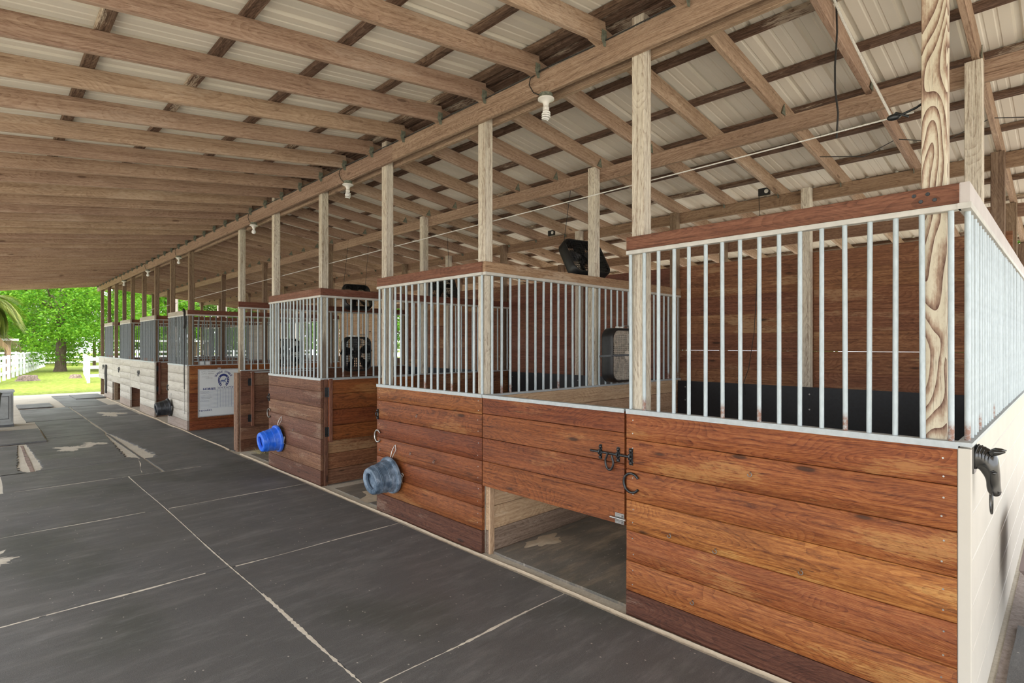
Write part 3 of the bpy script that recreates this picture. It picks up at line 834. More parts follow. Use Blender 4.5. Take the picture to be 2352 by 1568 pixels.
partition(15.69, 'brown barred partition behind the black bucket', 'brown', 'brown', 'rail', zs=SB, bm='silhouettebar')
partition(18.63, 'dark barred partition, second past the black bucket', 'brown', 'brown', 'rail', zs=SB, bm='silhouettebar')
partition(21.49, 'dark barred partition, third past the black bucket', 'brown', 'brown', 'rail', zs=SB, bm='silhouettebar')

# ---- open doors swung back against the partitions
def opendoor(y, x0, x1, label, mat, zs):
    t = thing('stall_gate', ((x0 + x1) / 2, y, zs[0]), label, 'stall door', 'stall doors')
    yf = y - 0.04 - 0.04
    a = MB(); planks(a, 'x', yf, x0, x1, 0.034, zs); a.build('plank_panel', mat, t)
    a = MB(); a.box(x0, yf - 0.004, zs[-1], x1, yf + 0.036, zs[-1] + 0.016); a.build('cap_track', 'cap', t)
    a = MB(); a.box(x0 - 0.002, yf - 0.022, zs[0] - 0.01, x0 + 0.042, yf - 0.001, zs[-1] + 0.015, 0.003); a.build('batten', 'rail', t)
    for z in (zs[0] + 0.12, zs[-1] - 0.15):
        a = MB()
        a.prism((x0 - 0.028, yf - 0.003, z - 0.06), (x0 - 0.028, yf - 0.003, z + 0.06), 0.05, 0.004, (0, 1, 0))
        a.tube([(x0 - 0.003, yf - 0.006, z - 0.06), (x0 - 0.003, yf - 0.006, z + 0.06)], 0.007, 8)
        a.build('hinge', 'iron', t)
    return t
OZ = [0.56, 0.75, 0.95, 1.15, 1.325]
opendoor(6.59, 3.14, 4.42, 'red-orange plank door with dark hinges swung open behind the grey bucket', 'red', OZ)
opendoor(9.61, 3.24, 4.3, 'brown plank door swung open behind the blue bucket', 'brown', [0.43, 0.65, 0.87, 1.09, 1.30])
opendoor(15.69, 3.14, 4.3, 'dark plank door swung open behind the black bucket', 'brown', OZ)
a = MB(); a.box(3.05, 9.62, 0.0, 3.088, 9.80, 1.30, 0.004)
tag(a.build('jamb_board', 'jamb'), 'split peeling jamb board nailed to the tall post at the cross aisle', 'board')

# ---- back walls
BZ = [0.0, 0.21, 0.42, 0.63, 0.84, 1.05, 1.262, 1.478, 1.70, 1.905, 2.125, 2.35, 2.55, 2.752]
def backwall(y0, y1, label, mat='back', mats=True, x=6.356, name='wall_back'):
    t = thing(name, (x, (y0 + y1) / 2, 0), label, 'wall', None, 'structure')
    a = MB(); ym = (y0 + y1) / 2
    for (p, q) in ((y0, ym - 0.001), (ym + 0.001, y1)):
        planks(a, 'y', x, p, q, 0.03, BZ[:9], gap=-0.0002); planks(a, 'y', x, p, q, 0.03, BZ[9:], gap=-0.0002); planks(a, 'y', x + 0.0008, p, q, 0.03, [BZ[8] + (0.0016 if y0 < 1 and p > 1.9 else -0.0002 if y0 > 1 else 0.0026), BZ[9] + 0.0002], gap=0.0)
    a.build('plank_panel', mat, t)
    return t
backwall(0.36, 3.49, 'tall brown plank back wall of the nearest stall')
backwall(3.491, 6.59, 'tall dark plank back wall of the second stall', 'rail')
backwall(6.591, 9.60, 'orange plank back wall of the third stall')
backwall(10.2, 12.6, 'pale tan plank wall closing the far end of the cross aisle', 'tan')
for (y0, y1, lab) in ((0.42, 3.44, 'black rubber sheet fixed low on the back wall of the nearest stall'), (3.56, 6.5, 'black rubber sheet fixed low on the back wall of the second stall'), (6.66, 9.5, 'black rubber sheet fixed low on the back wall of the third stall')):
    a = MB(); a.box(6.243, y0, 0.02, 6.256, y1, 1.325)
    o = tag(a.build('wall_mat', 'blackmat'), lab, 'rubber sheet', 'black wall mats')
    a = MB()
    for yy in (y0 + 0.1, (y0 + y1) / 2, y1 - 0.1):
        for z in (1.25, 1.09): a.lathe([(0, 0.008), (0.003, 0.007)], (6.243, yy, z), (-1, 0, 0), 10)
    a.build('screw', 'steel', o)
# far stalls have barred backs and low outer walls
def farback(y0, y1, label, x=6.36, mat='brown', barred=True):
    t = thing('stall_divider', (x, (y0 + y1) / 2, 0), label, 'stall back', 'barred stall backs')
    a = MB(); planks(a, 'y', x, y0, y1, 0.034, SB); a.build('plank_panel', mat, t)
    a = MB(); a.box(x - 0.004, y0, 1.333, x + 0.04, y1, 1.35); a.build('cap_track', 'cap', t)
    if barred:
        n = int((y1 - y0) / 0.125)
        bars(t, [(x + 0.018, y0 + 0.05 + (y1 - y0 - 0.1) * i / n) for i in range(n + 1)], 1.345, 2.395, mat='silhouettebar')
        a = MB(); a.box(x, y0, 2.389, x + 0.036, y1, 2.478); a.build('top_rail', 'rail', t)
        a = MB(); a.box(x - 0.003, y0, 2.366, x + 0.039, y1, 2.389); a.build('rail_channel', 'chan', t)
names4 = ['past the whiteboard', 'of the second stall past the whiteboard', 'of the third stall past the whiteboard', 'of the farthest stall']
for i, (p, q) in enumerate(((12.7, 15.5), (15.6, 18.48), (18.58, 21.36), (21.46, 24.1))):
    farback(p, q, 'barred brown back wall %s' % (names4[i] if i else 'of the first stall past the whiteboard'))
    farback(p, q, 'low dark outer wall %s' % (names4[i] if i else 'of the first stall past the whiteboard'), x=9.46, barred=False)
a = MB(); planks(a, 'x', 15.635, 5.25, 5.95, 0.012, [1.36, 1.52, 1.68, 1.84, 2.0, 2.16, 2.3])
tag(a.build('pale_board_panel', 'white'), 'pale board panel fixed over the bars of a far partition', 'panel')

# ---- cream end wall at the near end
t = thing('wall_near', (6.3, 0.33, 0), 'cream boarded end wall at the near end of the stalls', 'wall', None, 'structure')
a = MB()
ez = [0.0, 0.2, 0.405, 0.61, 0.815, 1.02, 1.2, 1.333]
for p, q in zip(ez, ez[1:]):
    a.box(3.09, 0.312, p + 0.002, 10.0, 0.346, q - 0.002, 0.004)
a.build('siding', 'paint', t)
a = MB(); a.box(3.048, 0.303, 0.0, 3.08, 0.35, 1.325, 0.003); a.build('corner_trim', 'paint', t)
a = MB(); a.box(3.044, 0.300, 1.334, 10.0, 0.352, 1.352); a.build('cap_track', 'cap', t)
bars(t, [(3.13 + 0.1085 * i, 0.326) for i in range(62)], 1.345, 2.395)
a = MB(); a.box(3.05, 0.308, 2.389, 6.2, 0.344, 2.478, 0.003); a.box(6.203, 0.308, 2.389, 10.0, 0.344, 2.476, 0.003); a.build('top_rail', 'lilac', t)
a = MB(); a.box(3.044, 0.303, 2.363, 10.0, 0.35, 2.389, 0.002); a.build('rail_channel', 'chan', t)
a = MB()
for i in range(4): a.lathe([(0, 0.009), (0.003, 0.008)], (3.05, 0.43 + 0.025 * (i % 2) + 0.05 * (i // 2), 2.42 + 0.03 * (i % 2)), (-1, 0, 0), 8)
a.build('screw', 'iron', t)

# ================================================================== FLOOR MATS
def matmesh(x0, y0, x1, y1, z0, th, amp=0.006, jag=(None, None, None, None)):
    """Thin slab with slightly uneven edges; jag adds ragged tearing on the -x, +x, -y, +y edges."""
    q = MB(); per = []
    def run(xa, ya, xb, yb, nx, ny, j):
        L = math.hypot(xb - xa, yb - ya); n = max(6, int(L / (0.03 if j else 0.15)))
        ph = R.uniform(0, 9)
        for k in range(n):
            f = k / n
            d = amp * (math.sin(ph + f * 7) * 0.6 + R.uniform(-0.4, 0.4))
            if j:   # (depth of the tear, where along the edge it is deepest)
                e = max(0.0, 1 - abs(f - j[1]) / (j[1] if f < j[1] else 1 - j[1] + 0.08)) ** 0.8
                d = -j[0] * e * R.uniform(0.62, 1.0)
            if k == 0: d = -j[0] * 0.2 if j else 0
            per.append((xa + (xb - xa) * f + nx * d, ya + (yb - ya) * f + ny * d))
    run(x0, y0, x1, y0, 0, -1, jag[2]); run(x1, y0, x1, y1, 1, 0, jag[1]); run(x1, y1, x0, y1, 0, 1, jag[3]); run(x0, y1, x0, y0, -1, 0, jag[0])
    n = len(per)
    vs = [(x, y, z0) for x, y in per] + [(x, y, z0 + th) for x, y in per]
    fs = [tuple(range(n, 2 * n)), tuple(range(n - 1, -1, -1))] + [(i, (i + 1) % n, n + (i + 1) % n, n + i) for i in range(n)]
    q.add(vs, fs)
    return q
G = 0.007
def fmat(x0, y0, x1, y1, label, z=0.0, th=0.012, mat='mat', jag=(None, None, None, None), amp=0.005):
    return tag(matmesh(x0 + G, y0 + G, x1 - G, y1 - G, z, th, amp, jag).build('rubber_mat', mat), label, 'rubber mat', 'rubber floor mats')
YS = [-1.15, 0.39, 2.515, 4.645, 6.785, 8.80]
rowname = ['behind the camera end', 'at the very front', 'in front of the closed door', 'in front of the grey bucket', 'in front of the open orange door']
for i, (p, q) in enumerate(zip(YS, YS[1:])):
    if i == 0: continue
    fmat(1.43, p, 2.975, q, 'dark rubber floor mat beside the stalls, %s' % ['', 'in front of the corner panel', 'in front of the closed door', 'beside the grey bucket', 'in front of the blue bucket'][i])
    off = 0.02
    fmat(-0.12, p + off, 1.43, q + off, 'dark rubber floor mat in the middle of the aisle, %s from the near end' % nth(i))
    fmat(-1.7, p, -0.12, q, 'dark rubber floor mat along the open side of the aisle, %s from the near end' % nth(i))
fmat(1.84, 8.8, 2.96, 9.98, 'short dark floor mat between the blue bucket and the tall peeling post')
fmat(0.2, 8.82, 1.82, 10.05, 'short dark floor mat in mid aisle before the torn seams')
fmat(1.83, 10.0, 2.98, 13.3, 'floor mat right of the wide torn seam', jag=((0.24, 0.93), 0, 0, 0))
fmat(0.56, 10.08, 1.80, 13.42, 'floor mat between the two torn seams', jag=((0.12, 0.9), (0.18, 0.07), 0, 0))
fmat(-0.9, 10.0, 0.5, 12.85, 'floor mat left of the left torn seam', jag=(0, (0.13, 0.1), 0, 0))
fmat(1.83, 13.32, 2.95, 16.4, 'floor mat in front of the black bucket', amp=0.01)
fmat(0.9, 13.45, 1.80, 16.45, 'floor mat in mid aisle beyond the wide torn seam', amp=0.01)
fmat(1.83, 16.45, 2.9, 19.6, 'floor mat in front of the whitewashed stalls', amp=0.012)
fmat(0.75, 16.5, 1.80, 19.7, 'floor mat in mid aisle level with the white cabinet', amp=0.012)
fmat(1.75, 19.7, 2.7, 24.2, 'pale dusty floor mat near the open far end', amp=0.012)
fmat(-0.3, 12.95, 0.88, 14.95, 'loose mat lying on top of others before the white cabinet', z=0.0125, th=0.024, amp=0.004)
fmat(0.75, 19.9, 1.5, 21.2, 'small loose mat beyond the white cabinet', z=0.0125, th=0.022)
fmat(2.2, 22.2, 3.0, 24.0, 'loose mat at the foot of the last whitewashed front', z=0.0125, th=0.024)
def seam(xa, ya, xb, yb, w, label, mat='dust', z=0.0125):
    q = MB(); L = math.hypot(xb - xa, yb - ya); n = max(8, int(L / 0.025)); nx, ny = -(yb - ya) / L, (xb - xa) / L
    vs = []; fs = []; ph = R.uniform(0, 9)
    for i in range(n + 1):
        f = i / n
        ww = w * max(0.08, 0.4 + 0.45 * math.sin(ph + f * 8.3) + R.uniform(-0.3, 0.45))
        wob = 0.006 * math.sin(ph * 2 + f * 9)
        x, y = xa + (xb - xa) * f + nx * wob, ya + (yb - ya) * f + ny * wob
        vs += [(x - nx * ww, y - ny * ww, 0.004), (x - nx * ww * 0.9, y - ny * ww * 0.9, z), (x + nx * ww * 0.9, y + ny * ww * 0.9, z), (x + nx * ww, y + ny * ww, 0.004)]
    for i in range(n):
        for k in range(3): b = 4 * i + k; fs.append((b, b + 1, b + 5, b + 4))
    q.add(vs, fs); tag(q.build('seam_dust', mat), label, 'dust', None, 'stuff')
seam(1.43, 0.4, 1.43, 4.0, 0.015, 'chalky dust along the nearest lengthwise seam between the mats')
seam(1.43, 4.0, 1.43, 8.8, 0.006, 'thin dust along the farther lengthwise seam between the mats')
for i, y in enumerate((2.515, 4.645, 6.785)):
    seam(1.46, y, 2.96, y, (0.012, 0.009, 0.007)[i], 'dusty cross seam between the mats beside the stalls, %s from the near end' % nth(i + 1))
    seam(-0.1, y + 0.02, 1.25, y + 0.02, (0.012, 0.014, 0.009)[i], 'dusty cross seam between the mats in mid aisle, %s from the near end' % nth(i + 1))
seam(0.3, 8.81, 2.3, 8.79, 0.009, 'dusty cross seam between the mats level with the blue bucket')
seam(1.60, 8.95, 1.75, 9.95, 0.008, 'short dusty seam running up to the wide tear')
# torn centre strips in the seams
a = matmesh(1.79, 10.05, 1.822, 13.3, 0.0, 0.006, 0.006); tag(a.build('mat_strip', 'mat'), 'thin torn strip of mat left in the wide seam', 'mat strip')
a = matmesh(0.51, 10.1, 0.55, 12.8, 0.0, 0.006, 0.01); tag(a.build('mat_strip', 'stump'), 'thin torn strip of mat left in the left seam', 'mat strip')
# stall floors
fmat(3.12, 0.45, 6.22, 3.44, 'sandy rubber mat on the floor of the nearest stall', mat='stallmat', th=0.02)
fmat(3.12, 3.56, 6.22, 6.33, 'sandy rubber mat on the floor of the stall behind the grey bucket', mat='stallmat', th=0.008)
fmat(3.12, 6.5, 6.22, 9.25, 'sandy rubber mat on the floor of the stall behind the blue bucket', mat='stallmat', th=0.008)
fmat(3.02, 9.7, 6.2, 12.55, 'dark rubber mat on the floor of the cross aisle', mat='mat', th=0.012)
# sand drift along the stall fronts
def drift(pts, w, name, label, mat='sand', h=0.006):
    q = MB(); vs = []; fs = []
    n = len(pts)
    for (x, y) in pts:
        ww = w * R.uniform(0.35, 1.0)
        vs += [(x - ww, y, 0.001), (x, y, h + 0.012), (x + ww, y, 0.001)]
    for i in range(n - 1):
        fs += [(3 * i, 3 * i + 1, 3 * i + 4, 3 * i + 3), (3 * i + 1, 3 * i + 2, 3 * i + 5, 3 * i + 4)]
    q.add(vs, fs)
    o = q.build(name, mat); tag(o, label, 'sand', None, 'stuff'); return o
drift([(3.018 + 0.006 * math.sin(i * 0.13) + R.uniform(-.002, .002), 0.4 + 0.04 * i) for i in range(225)], 0.022, 'sand_drift', 'thin line of sand swept along the foot of the stall fronts')
drift([(3.0 + 0.012 * math.sin(i * 0.16) + R.uniform(-.004, .004), 9.85 + 0.06 * i) for i in range(230)], 0.026, 'sand_drift', 'thin line of sand along the far whitewashed stall fronts')
q = MB()
def blob(cx, cy, rx, ry, z, n=40):
    vs = [(cx, cy, z + 0.012)]; ph = R.uniform(0, 6)
    for ring, h in ((0.6, 0.008), (1.0, 0.0)):
        for k in range(n):
            th = 2 * PI * k / n
            f = ring * (1 + 0.22 * math.sin(3 * th + ph) + 0.14 * math.sin(7 * th + 2 * ph) + R.uniform(-.07, .07))
            vs.append((cx + rx * f * math.cos(th), cy + ry * f * math.sin(th), z + h))
    fs = [(0, 1 + k, 1 + (k + 1) % n) for k in range(n)] + [(1 + k, 1 + n + k, 1 + n + (k + 1) % n, 1 + (k + 1) % n) for k in range(n)]
    return vs, fs
q.add(*blob(4.0, 5.75, 0.75, 0.42, 0.0085)); q.add(*blob(4.9, 6.0, 0.7, 0.3, 0.0085))
tag(q.build('sand_patch', 'sand'), 'patch of pale sand on the floor of the stall behind the grey bucket', 'sand', None, 'stuff')
q = MB()
for (cx, cy, rx, ry) in ((3.62, 3.3, 0.2, 0.1), (4.6, 2.7, 0.15, 0.5), (5.2, 3.2, 0.5, 0.12), (4.3, 2.15, 0.25, 0.1)): q.add(*blob(cx, cy, rx, ry, 0.0205))
tag(q.build('sand_patch', 'sand'), 'scuffs of sand on the mat of the nearest stall', 'sand', None, 'stuff')
def baregleampatch(cx, cy, rx, ry, label, n=90, z=0.0125):
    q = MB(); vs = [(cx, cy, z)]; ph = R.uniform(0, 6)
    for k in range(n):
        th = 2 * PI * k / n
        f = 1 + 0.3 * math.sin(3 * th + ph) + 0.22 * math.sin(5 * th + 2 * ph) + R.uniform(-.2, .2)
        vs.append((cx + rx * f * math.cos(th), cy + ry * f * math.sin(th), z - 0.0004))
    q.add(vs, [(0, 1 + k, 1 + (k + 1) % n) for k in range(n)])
    tag(q.build('bare_or_gleam_patch', 'floor'), label, 'bare patch', None, 'stuff')
baregleampatch(1.13, 11.85, 0.2, 0.24, 'pale bare patch worn through the mat between the torn seams, left of the pair')
baregleampatch(1.45, 12.1, 0.16, 0.2, 'pale bare patch worn through the mat between the torn seams, right of the pair')
baregleampatch(-0.02, 6.15, 0.22, 0.2, 'pale patch of painted gleam and light wear on the mat at the left edge of the aisle')  # reflected light on the mat laid in as pale colour, over slight wear
baregleampatch(2.4, 17.0, 0.22, 0.5, 'pale worn patch on the mat in front of the whitewashed stalls')
q = MB()
for k in range(260):
    x = 3.2 + abs(R.gauss(0, 0.2)); y = 9.12 + R.gauss(0, 0.1); an = R.uniform(0, PI); L = R.uniform(0.04, 0.11)
    z = R.uniform(0.004, 0.06) * max(0.1, 1 - abs(x - 3.3) * 2)
    q.tube([(x, y, z), (x + L * math.cos(an), y + L * math.sin(an), z + R.uniform(-0.003, 0.03))], 0.0015, 3)
tag(q.build('hay_tuft', 'straw'), 'tuft of dry hay at the foot of the tall peeling post', 'hay', None, 'stuff')
q = MB()
for (x, y, an, L) in ((2.62, 1.28, 2.2, 0.16), (2.66, 1.27, 2.45, 0.17), (2.63, 1.3, 2.0, 0.14)):
    q.tube([(x, y, 0.014), (x + L * 0.5 * math.cos(an), y + L * 0.5 * math.sin(an), 0.017), (x + L * math.cos(an), y + L * math.sin(an), 0.014)], 0.0014, 4)
tag(q.build('pine_straw', 'straw'), 'few brown pine needles lying on the mat before the corner panel', 'pine needles', None, 'stuff')

# ================================================================== BUCKETS
def bucket(y, z, label, mat, tilt=0.12, s=1.0, yaw=0.0):
    t = thing('feed_bucket', (FX, y, z), label, 'bucket', 'hanging feed buckets')
    ax = Vector((-math.cos(tilt) * math.cos(yaw), math.sin(yaw), -math.sin(tilt)))
    o = Vector((FX - 0.035, y, z))
    q = MB(); q.sharp = 18
    prof = [(0.012, 0.150), (0.235, 0.124), (0.236, 0.082), (0.264, 0.08), (0.272, 0.086), (0.272, 0.122), (0.262, 0.132), (0.25, 0.136), (0.215, 0.141), (0.205, 0.146), (0.2, 0.1435), (0.19, 0.1465), (0.185, 0.144),
            (0.12, 0.152), (0.112, 0.157), (0.106, 0.154), (0.1, 0.158), (0.094, 0.156), (0.042, 0.164), (0.04, 0.182), (0.03, 0.188), (0.008, 0.190), (0.0, 0.186), (0.0, 0.168), (0.012, 0.150)]
    # base recess: the ring of the foot stands proud of the bottom disc
    q.lathe([(a * 0.92 * s, b * s) for a, b in prof], o, ax, 44, caps=False)
    q.build('tub', mat, t)
    q = MB()
    q.lathe([(0.200 * s, 0.122 * s), (0.203 * s, 0.1 * s), (0.205 * s, 0.04 * s), (0.206 * s, 0.01)], o, ax, 32)
    q.build('base', mat, t)
    up = Vector((0, 0, 1))
    q = MB()
    top = o + Vector((-0.02, -0.02, 0.185 * s))
    q.tube([top, top + Vector((0.012, -0.006, 0.06)), Vector((FX - 0.014, y - 0.03, z + 0.185 * s + 0.115)), Vector((FX - 0.008, y - 0.038, z + 0.185 * s + 0.12)), Vector((FX - 0.012, y - 0.05, z + 0.185 * s + 0.07)), top + Vector((0, -0.03, 0))], 0.004, 6)
    q.build('hanging_wire', 'steel', t)
    q = MB(); c = o + Vector((0.0, -0.19 * s, 0.03))
    q.tube([c + Vector((0, 0.018 * math.cos(k * PI / 5) - 0.012, 0.018 * math.sin(k * PI / 5))) for k in range(10)], 0.0035, 6, closed=True)
    q.tube([c + Vector((0, -0.012, -0.018)), c + Vector((-0.004, -0.01, -0.06)), c + Vector((0.004, -0.006, -0.085))], 0.005, 6)
    q.build('bail_hook', 'steel', t)
    return t
bucket(4.86, 0.445, 'scuffed blue-grey feed bucket tipped on its side on the red stall front', 'bgrey')
bucket(7.80, 0.455, 'bright blue feed bucket tipped on its side on the brown stall front', 'bblue')
bucket(13.95, 0.385, 'black feed bucket tipped on its side on the whitewashed front', 'bblack', s=1.05)

# ================================================================== FANS
def boxfan(loc, rot, label, w=0.53, h=0.54, d=0.135, dusty=True, strap=False):
    t = thing('box_fan', loc, label, 'fan', 'box fans')
    t.rotation_euler = rot
    def P(q, name, mat, par=None):
        o = q.build(name, mat); o.parent = par or t; return o
    def rr(w, h, r, n=6):
        pts = []
        for cx, cz, a0 in ((w / 2 - r, h / 2 - r, 0), (-w / 2 + r, h / 2 - r, 90), (-w / 2 + r, -h / 2 + r, 180), (w / 2 - r, -h / 2 + r, 270)):
            for k in range(n + 1):
                th = math.radians(a0 + 90 * k / n); pts.append((cx + r * math.cos(th), cz + r * math.sin(th)))
        return pts
    o1 = rr(w, h, 0.1); i1 = rr(w - 0.05, h - 0.05, 0.09); o2 = rr(w - 0.02, h - 0.02, 0.095)
    q = MB(); n = len(o1)
    rings = [[(x, -d / 2, z) for x, z in i1], [(x, -d / 2 - 0.004, z) for x, z in o2], [(x, -d / 2 + 0.012, z) for x, z in o1], [(x, d / 2 - 0.012, z) for x, z in o1], [(x, d / 2 + 0.004, z) for x, z in o2], [(x, d / 2, z) for x, z in i1], [(x, -d / 2, z) for x, z in i1]]
    q.loft(rings, caps=False); P(q, 'housing', 'blackplastic')
    for side, nm, mt in ((-1, 'front_grille', 'grille' if dusty else 'blackplastic'), (1, 'rear_grille', 'grille' if dusty else 'blackplastic')):
        q = MB(); yy = side * (d / 2 - 0.004)
        wi, hi = w - 0.052, h - 0.052
        nb = 26 if dusty else 13
        for k in range(1, nb):
            x = -wi / 2 + wi * k / nb
            zz = hi / 2 - (max(0, abs(x) - (wi / 2 - 0.085)) ** 2 / 0.09)
            q.prism((x, yy, -zz), (x, yy, zz), 0.0055 if dusty else 0.005, 0.004, (0, 1, 0))
        for k in range(1, nb):
            z = -hi / 2 + hi * k / nb
            xx = wi / 2 - (max(0, abs(z) - (hi / 2 - 0.085)) ** 2 / 0.09)
            q.prism((-xx, yy, z), (xx, yy, z), 0.0055 if dusty else 0.005, 0.004, (0, 1, 0))
        q.lathe([(0, 0.05), (0.006, 0.045)], (0, yy - 0.003, 0), (0, 1, 0), 20)
        P(q, nm, mt)
    for k in range(5):
        q = MB(); a0 = 2 * PI * k / 5 + 0.4
        rows = []
        for j in range(6):
            r = 0.045 + 0.175 * j / 5; half = 0.22 + 0.16 * math.sin(PI * j / 5)
            rows.append([(r * math.cos(a0 + half * s), 0.03 * s, r * math.sin(a0 + half * s)) for s in (-1, -0.4, 0.3, 1)])
        vs = [p for r_ in rows for p in r_]; fs = []
        nv = len(vs)
        vs2 = vs + [(x, y + 0.003, z) for x, y, z in vs]
        for j in range(5):
            for c in range(3):
                b = j * 4 + c
                fs.append((b, b + 1, b + 5, b + 4)); fs.append((nv + b, nv + b + 4, nv + b + 5, nv + b + 1))
        q.add(vs2, fs, None, None, True); P(q, 'blade', 'blackplastic')
    q = MB(); q.lathe([(-0.05, 0.05), (0.05, 0.05)], (0, 0, 0), (0, 1, 0), 20); P(q, 'motor', 'blackplastic')
    q = MB()
    for x in (-0.10, -0.03): q.lathe([(0, 0.022), (0.018, 0.02)], (x, -0.01, h / 2), (0, 0, 1), 16)
    P(q, 'speed_knobs', 'porc')
    q = MB(); q.tube([(0.03, 0, h / 2), (0.04, 0, h / 2 + 0.028), (0.12, 0, h / 2 + 0.028), (0.13, 0, h / 2)], 0.006, 8); P(q, 'carry_handle', 'steel')
    if strap:
        q = MB(); q.prism((-w / 2 - 0.03, -d / 2 - 0.012, 0.0), (w / 2 + 0.03, -d / 2 - 0.012, 0.0), 0.02, 0.004, (0, 1, 0)); q.prism((-w / 2 - 0.004, -d / 2 - 0.012, 0.0), (-w / 2 - 0.008, d / 2 + 0.02, -0.01), 0.004, 0.02, (0, 0, 1)); P(q, 'strap', 'tape')
    return t
boxfan((4.93, 3.37, 1.66), (0, 0, 0), 'dusty black box fan strapped to the bars of the tan partition', strap=True, h=0.57, w=0.55)
boxfan((3.60, 6.66, 1.645), (0, 0, 0), 'black box fan standing against bars of the partition behind the open orange door', w=0.4, h=0.46, d=0.1, dusty=False)
boxfan((3.83, 9.50, 1.63), (0, 0, 0), 'black box fan on the bars of the partition beside the tall peeling post', w=0.42, h=0.48, d=0.1, dusty=False)
FC = boxfan((5.15, 4.05, 2.78), (math.radians(-32), 0, math.radians(-12)), 'black box fan slung high over the tan partition', w=0.56, h=0.5, dusty=False)
FD_ = boxfan((5.3, 7.05, 2.66), (math.radians(-30), 0, math.radians(-10)), 'black box fan slung high behind the bars of the red front', w=0.5, h=0.5, dusty=False)
FE = boxfan((4.9, 9.05, 2.62), (math.radians(-30), 0, math.radians(-10)), 'black box fan slung high behind the bars of the brown front', w=0.5, h=0.5, dusty=False)
def wire(pts, label, rad=0.0035, mat='wire', name='wire', cat='wire', grp=None, n=5):
    q = MB(); q.tube(pts, rad, n); return tag(q.build(name, mat), label, cat, grp)
def slung(f, h, text):
    bpy.context.view_layer.update()
    for sx, nm in ((-0.2, 'left'), (0.2, 'right')):
        p = f.matrix_world @ Vector((sx, 0, h / 2 - 0.006))
        yk = min(YK, key=lambda q_: abs(q_ + 0.06 - p.y)) + 0.06
        wire([p, p + Vector((0, 0, 0.05)), Vector((p.x, yk, zr(p.x) + 0.006))], 'wire holding up %s, %s strand' % (text, nm), grp='hanging wires')
slung(FC, 0.5, 'the fan over the tan partition'); slung(FD_, 0.5, 'the fan behind the red front'); slung(FE, 0.5, 'the fan behind the brown front')
wire([(5.15, 3.29, 1.92), (5.13, 3.285, 1.75), (5.16, 3.283, 1.55), (5.2, 3.28, 1.45), (5.23, 3.3, 1.33), (5.26, 3.35, 1.0), (5.28, 3.4, 0.75)], 'thin black cord hanging from the strapped fan', name='fan_cord', cat='cord')

# ================================================================== LAMPS
def lamp(y, label, spiral):
    t = thing('porcelain_lamp', (3.069, y, 3.668), label, 'lamp', 'lamps under the ridge beam')
    x = 3.069
    q = MB(); q.lathe([(0, 0.05), (-0.035, 0.05)], (x, y, 3.668), (0, 0, 1), 8); q.build('junction_box', 'plate', t)
    q = MB(); q.lathe([(-0.034, 0.05), (-0.037, 0.062), (-0.046, 0.062), (-0.053, 0.046), (-0.066, 0.027), (-0.085, 0.0205), (-0.097, 0.0195)], (x, y, 3.668), (0, 0, 1), 24); q.build('lamp_holder', 'porc', t)
    q = MB()
    if spiral:
        q.lathe([(-0.098, 0.020), (-0.102, 0.024), (-0.122, 0.024), (-0.128, 0.016)], (x, y, 3.668), (0, 0, 1), 18); q.build('bulb_base', 'porc', t)
        q = MB(); pts = []
        for k in range(90):
            f = k / 89; an = f * 2 * PI * 4
            rad = 0.028 * min(1, 0.45 + f * 3.0, 0.5 + (1 - f) * 3.2)
            pts.append((x + rad * math.cos(an), y + rad * math.sin(an), 3.668 - 0.13 - 0.066 * f))
        q.tube(pts, 0.0062, 8); q.build('bulb_spiral', 'tubeglass', t)
    else:
        q.lathe([(-0.096, 0.013), (-0.108, 0.016), (-0.125, 0.029), (-0.145, 0.033), (-0.162, 0.027), (-0.172, 0.012), (-0.174, 0.002)], (x, y, 3.668), (0, 0, 1), 18); q.build('bulb', 'tubeglass', t)
    q = MB()
    q.tube([(x - 0.03, y + 0.03, 3.655), (3.035, y + 0.10, 3.70), (3.03, y + 0.14, 3.77), (3.035, y + 0.13, 3.82), (3.04, y + 0.02, 3.845), (3.04, y - 0.25, 3.845)], 0.004, 6); q.build('feed_cable', 'wire', t)
    return t
for i, y in enumerate((2.78, 5.88, 8.92, 13.4, 16.4, 19.6)):
    lamp(y, ['porcelain lamp with a spiral bulb under the ridge beam, nearest of the row', 'porcelain lamp with a spiral bulb under the ridge beam, second of the row', 'porcelain lamp with a round bulb under the ridge beam, third of the row',
             'porcelain lamp with a round bulb under the ridge beam, fourth of the row', 'porcelain lamp with a round bulb under the ridge beam, fifth of the row', 'porcelain lamp with a round bulb under the ridge beam, last of the row'][i], i < 2)
wire([(3.044, 0.3 + 0.4 * i, 3.842 + 0.006 * math.sin(i * 2.3)) for i in range(60)], 'black cable running along the top of the ridge board', 0.005, name='cable', cat='cable')

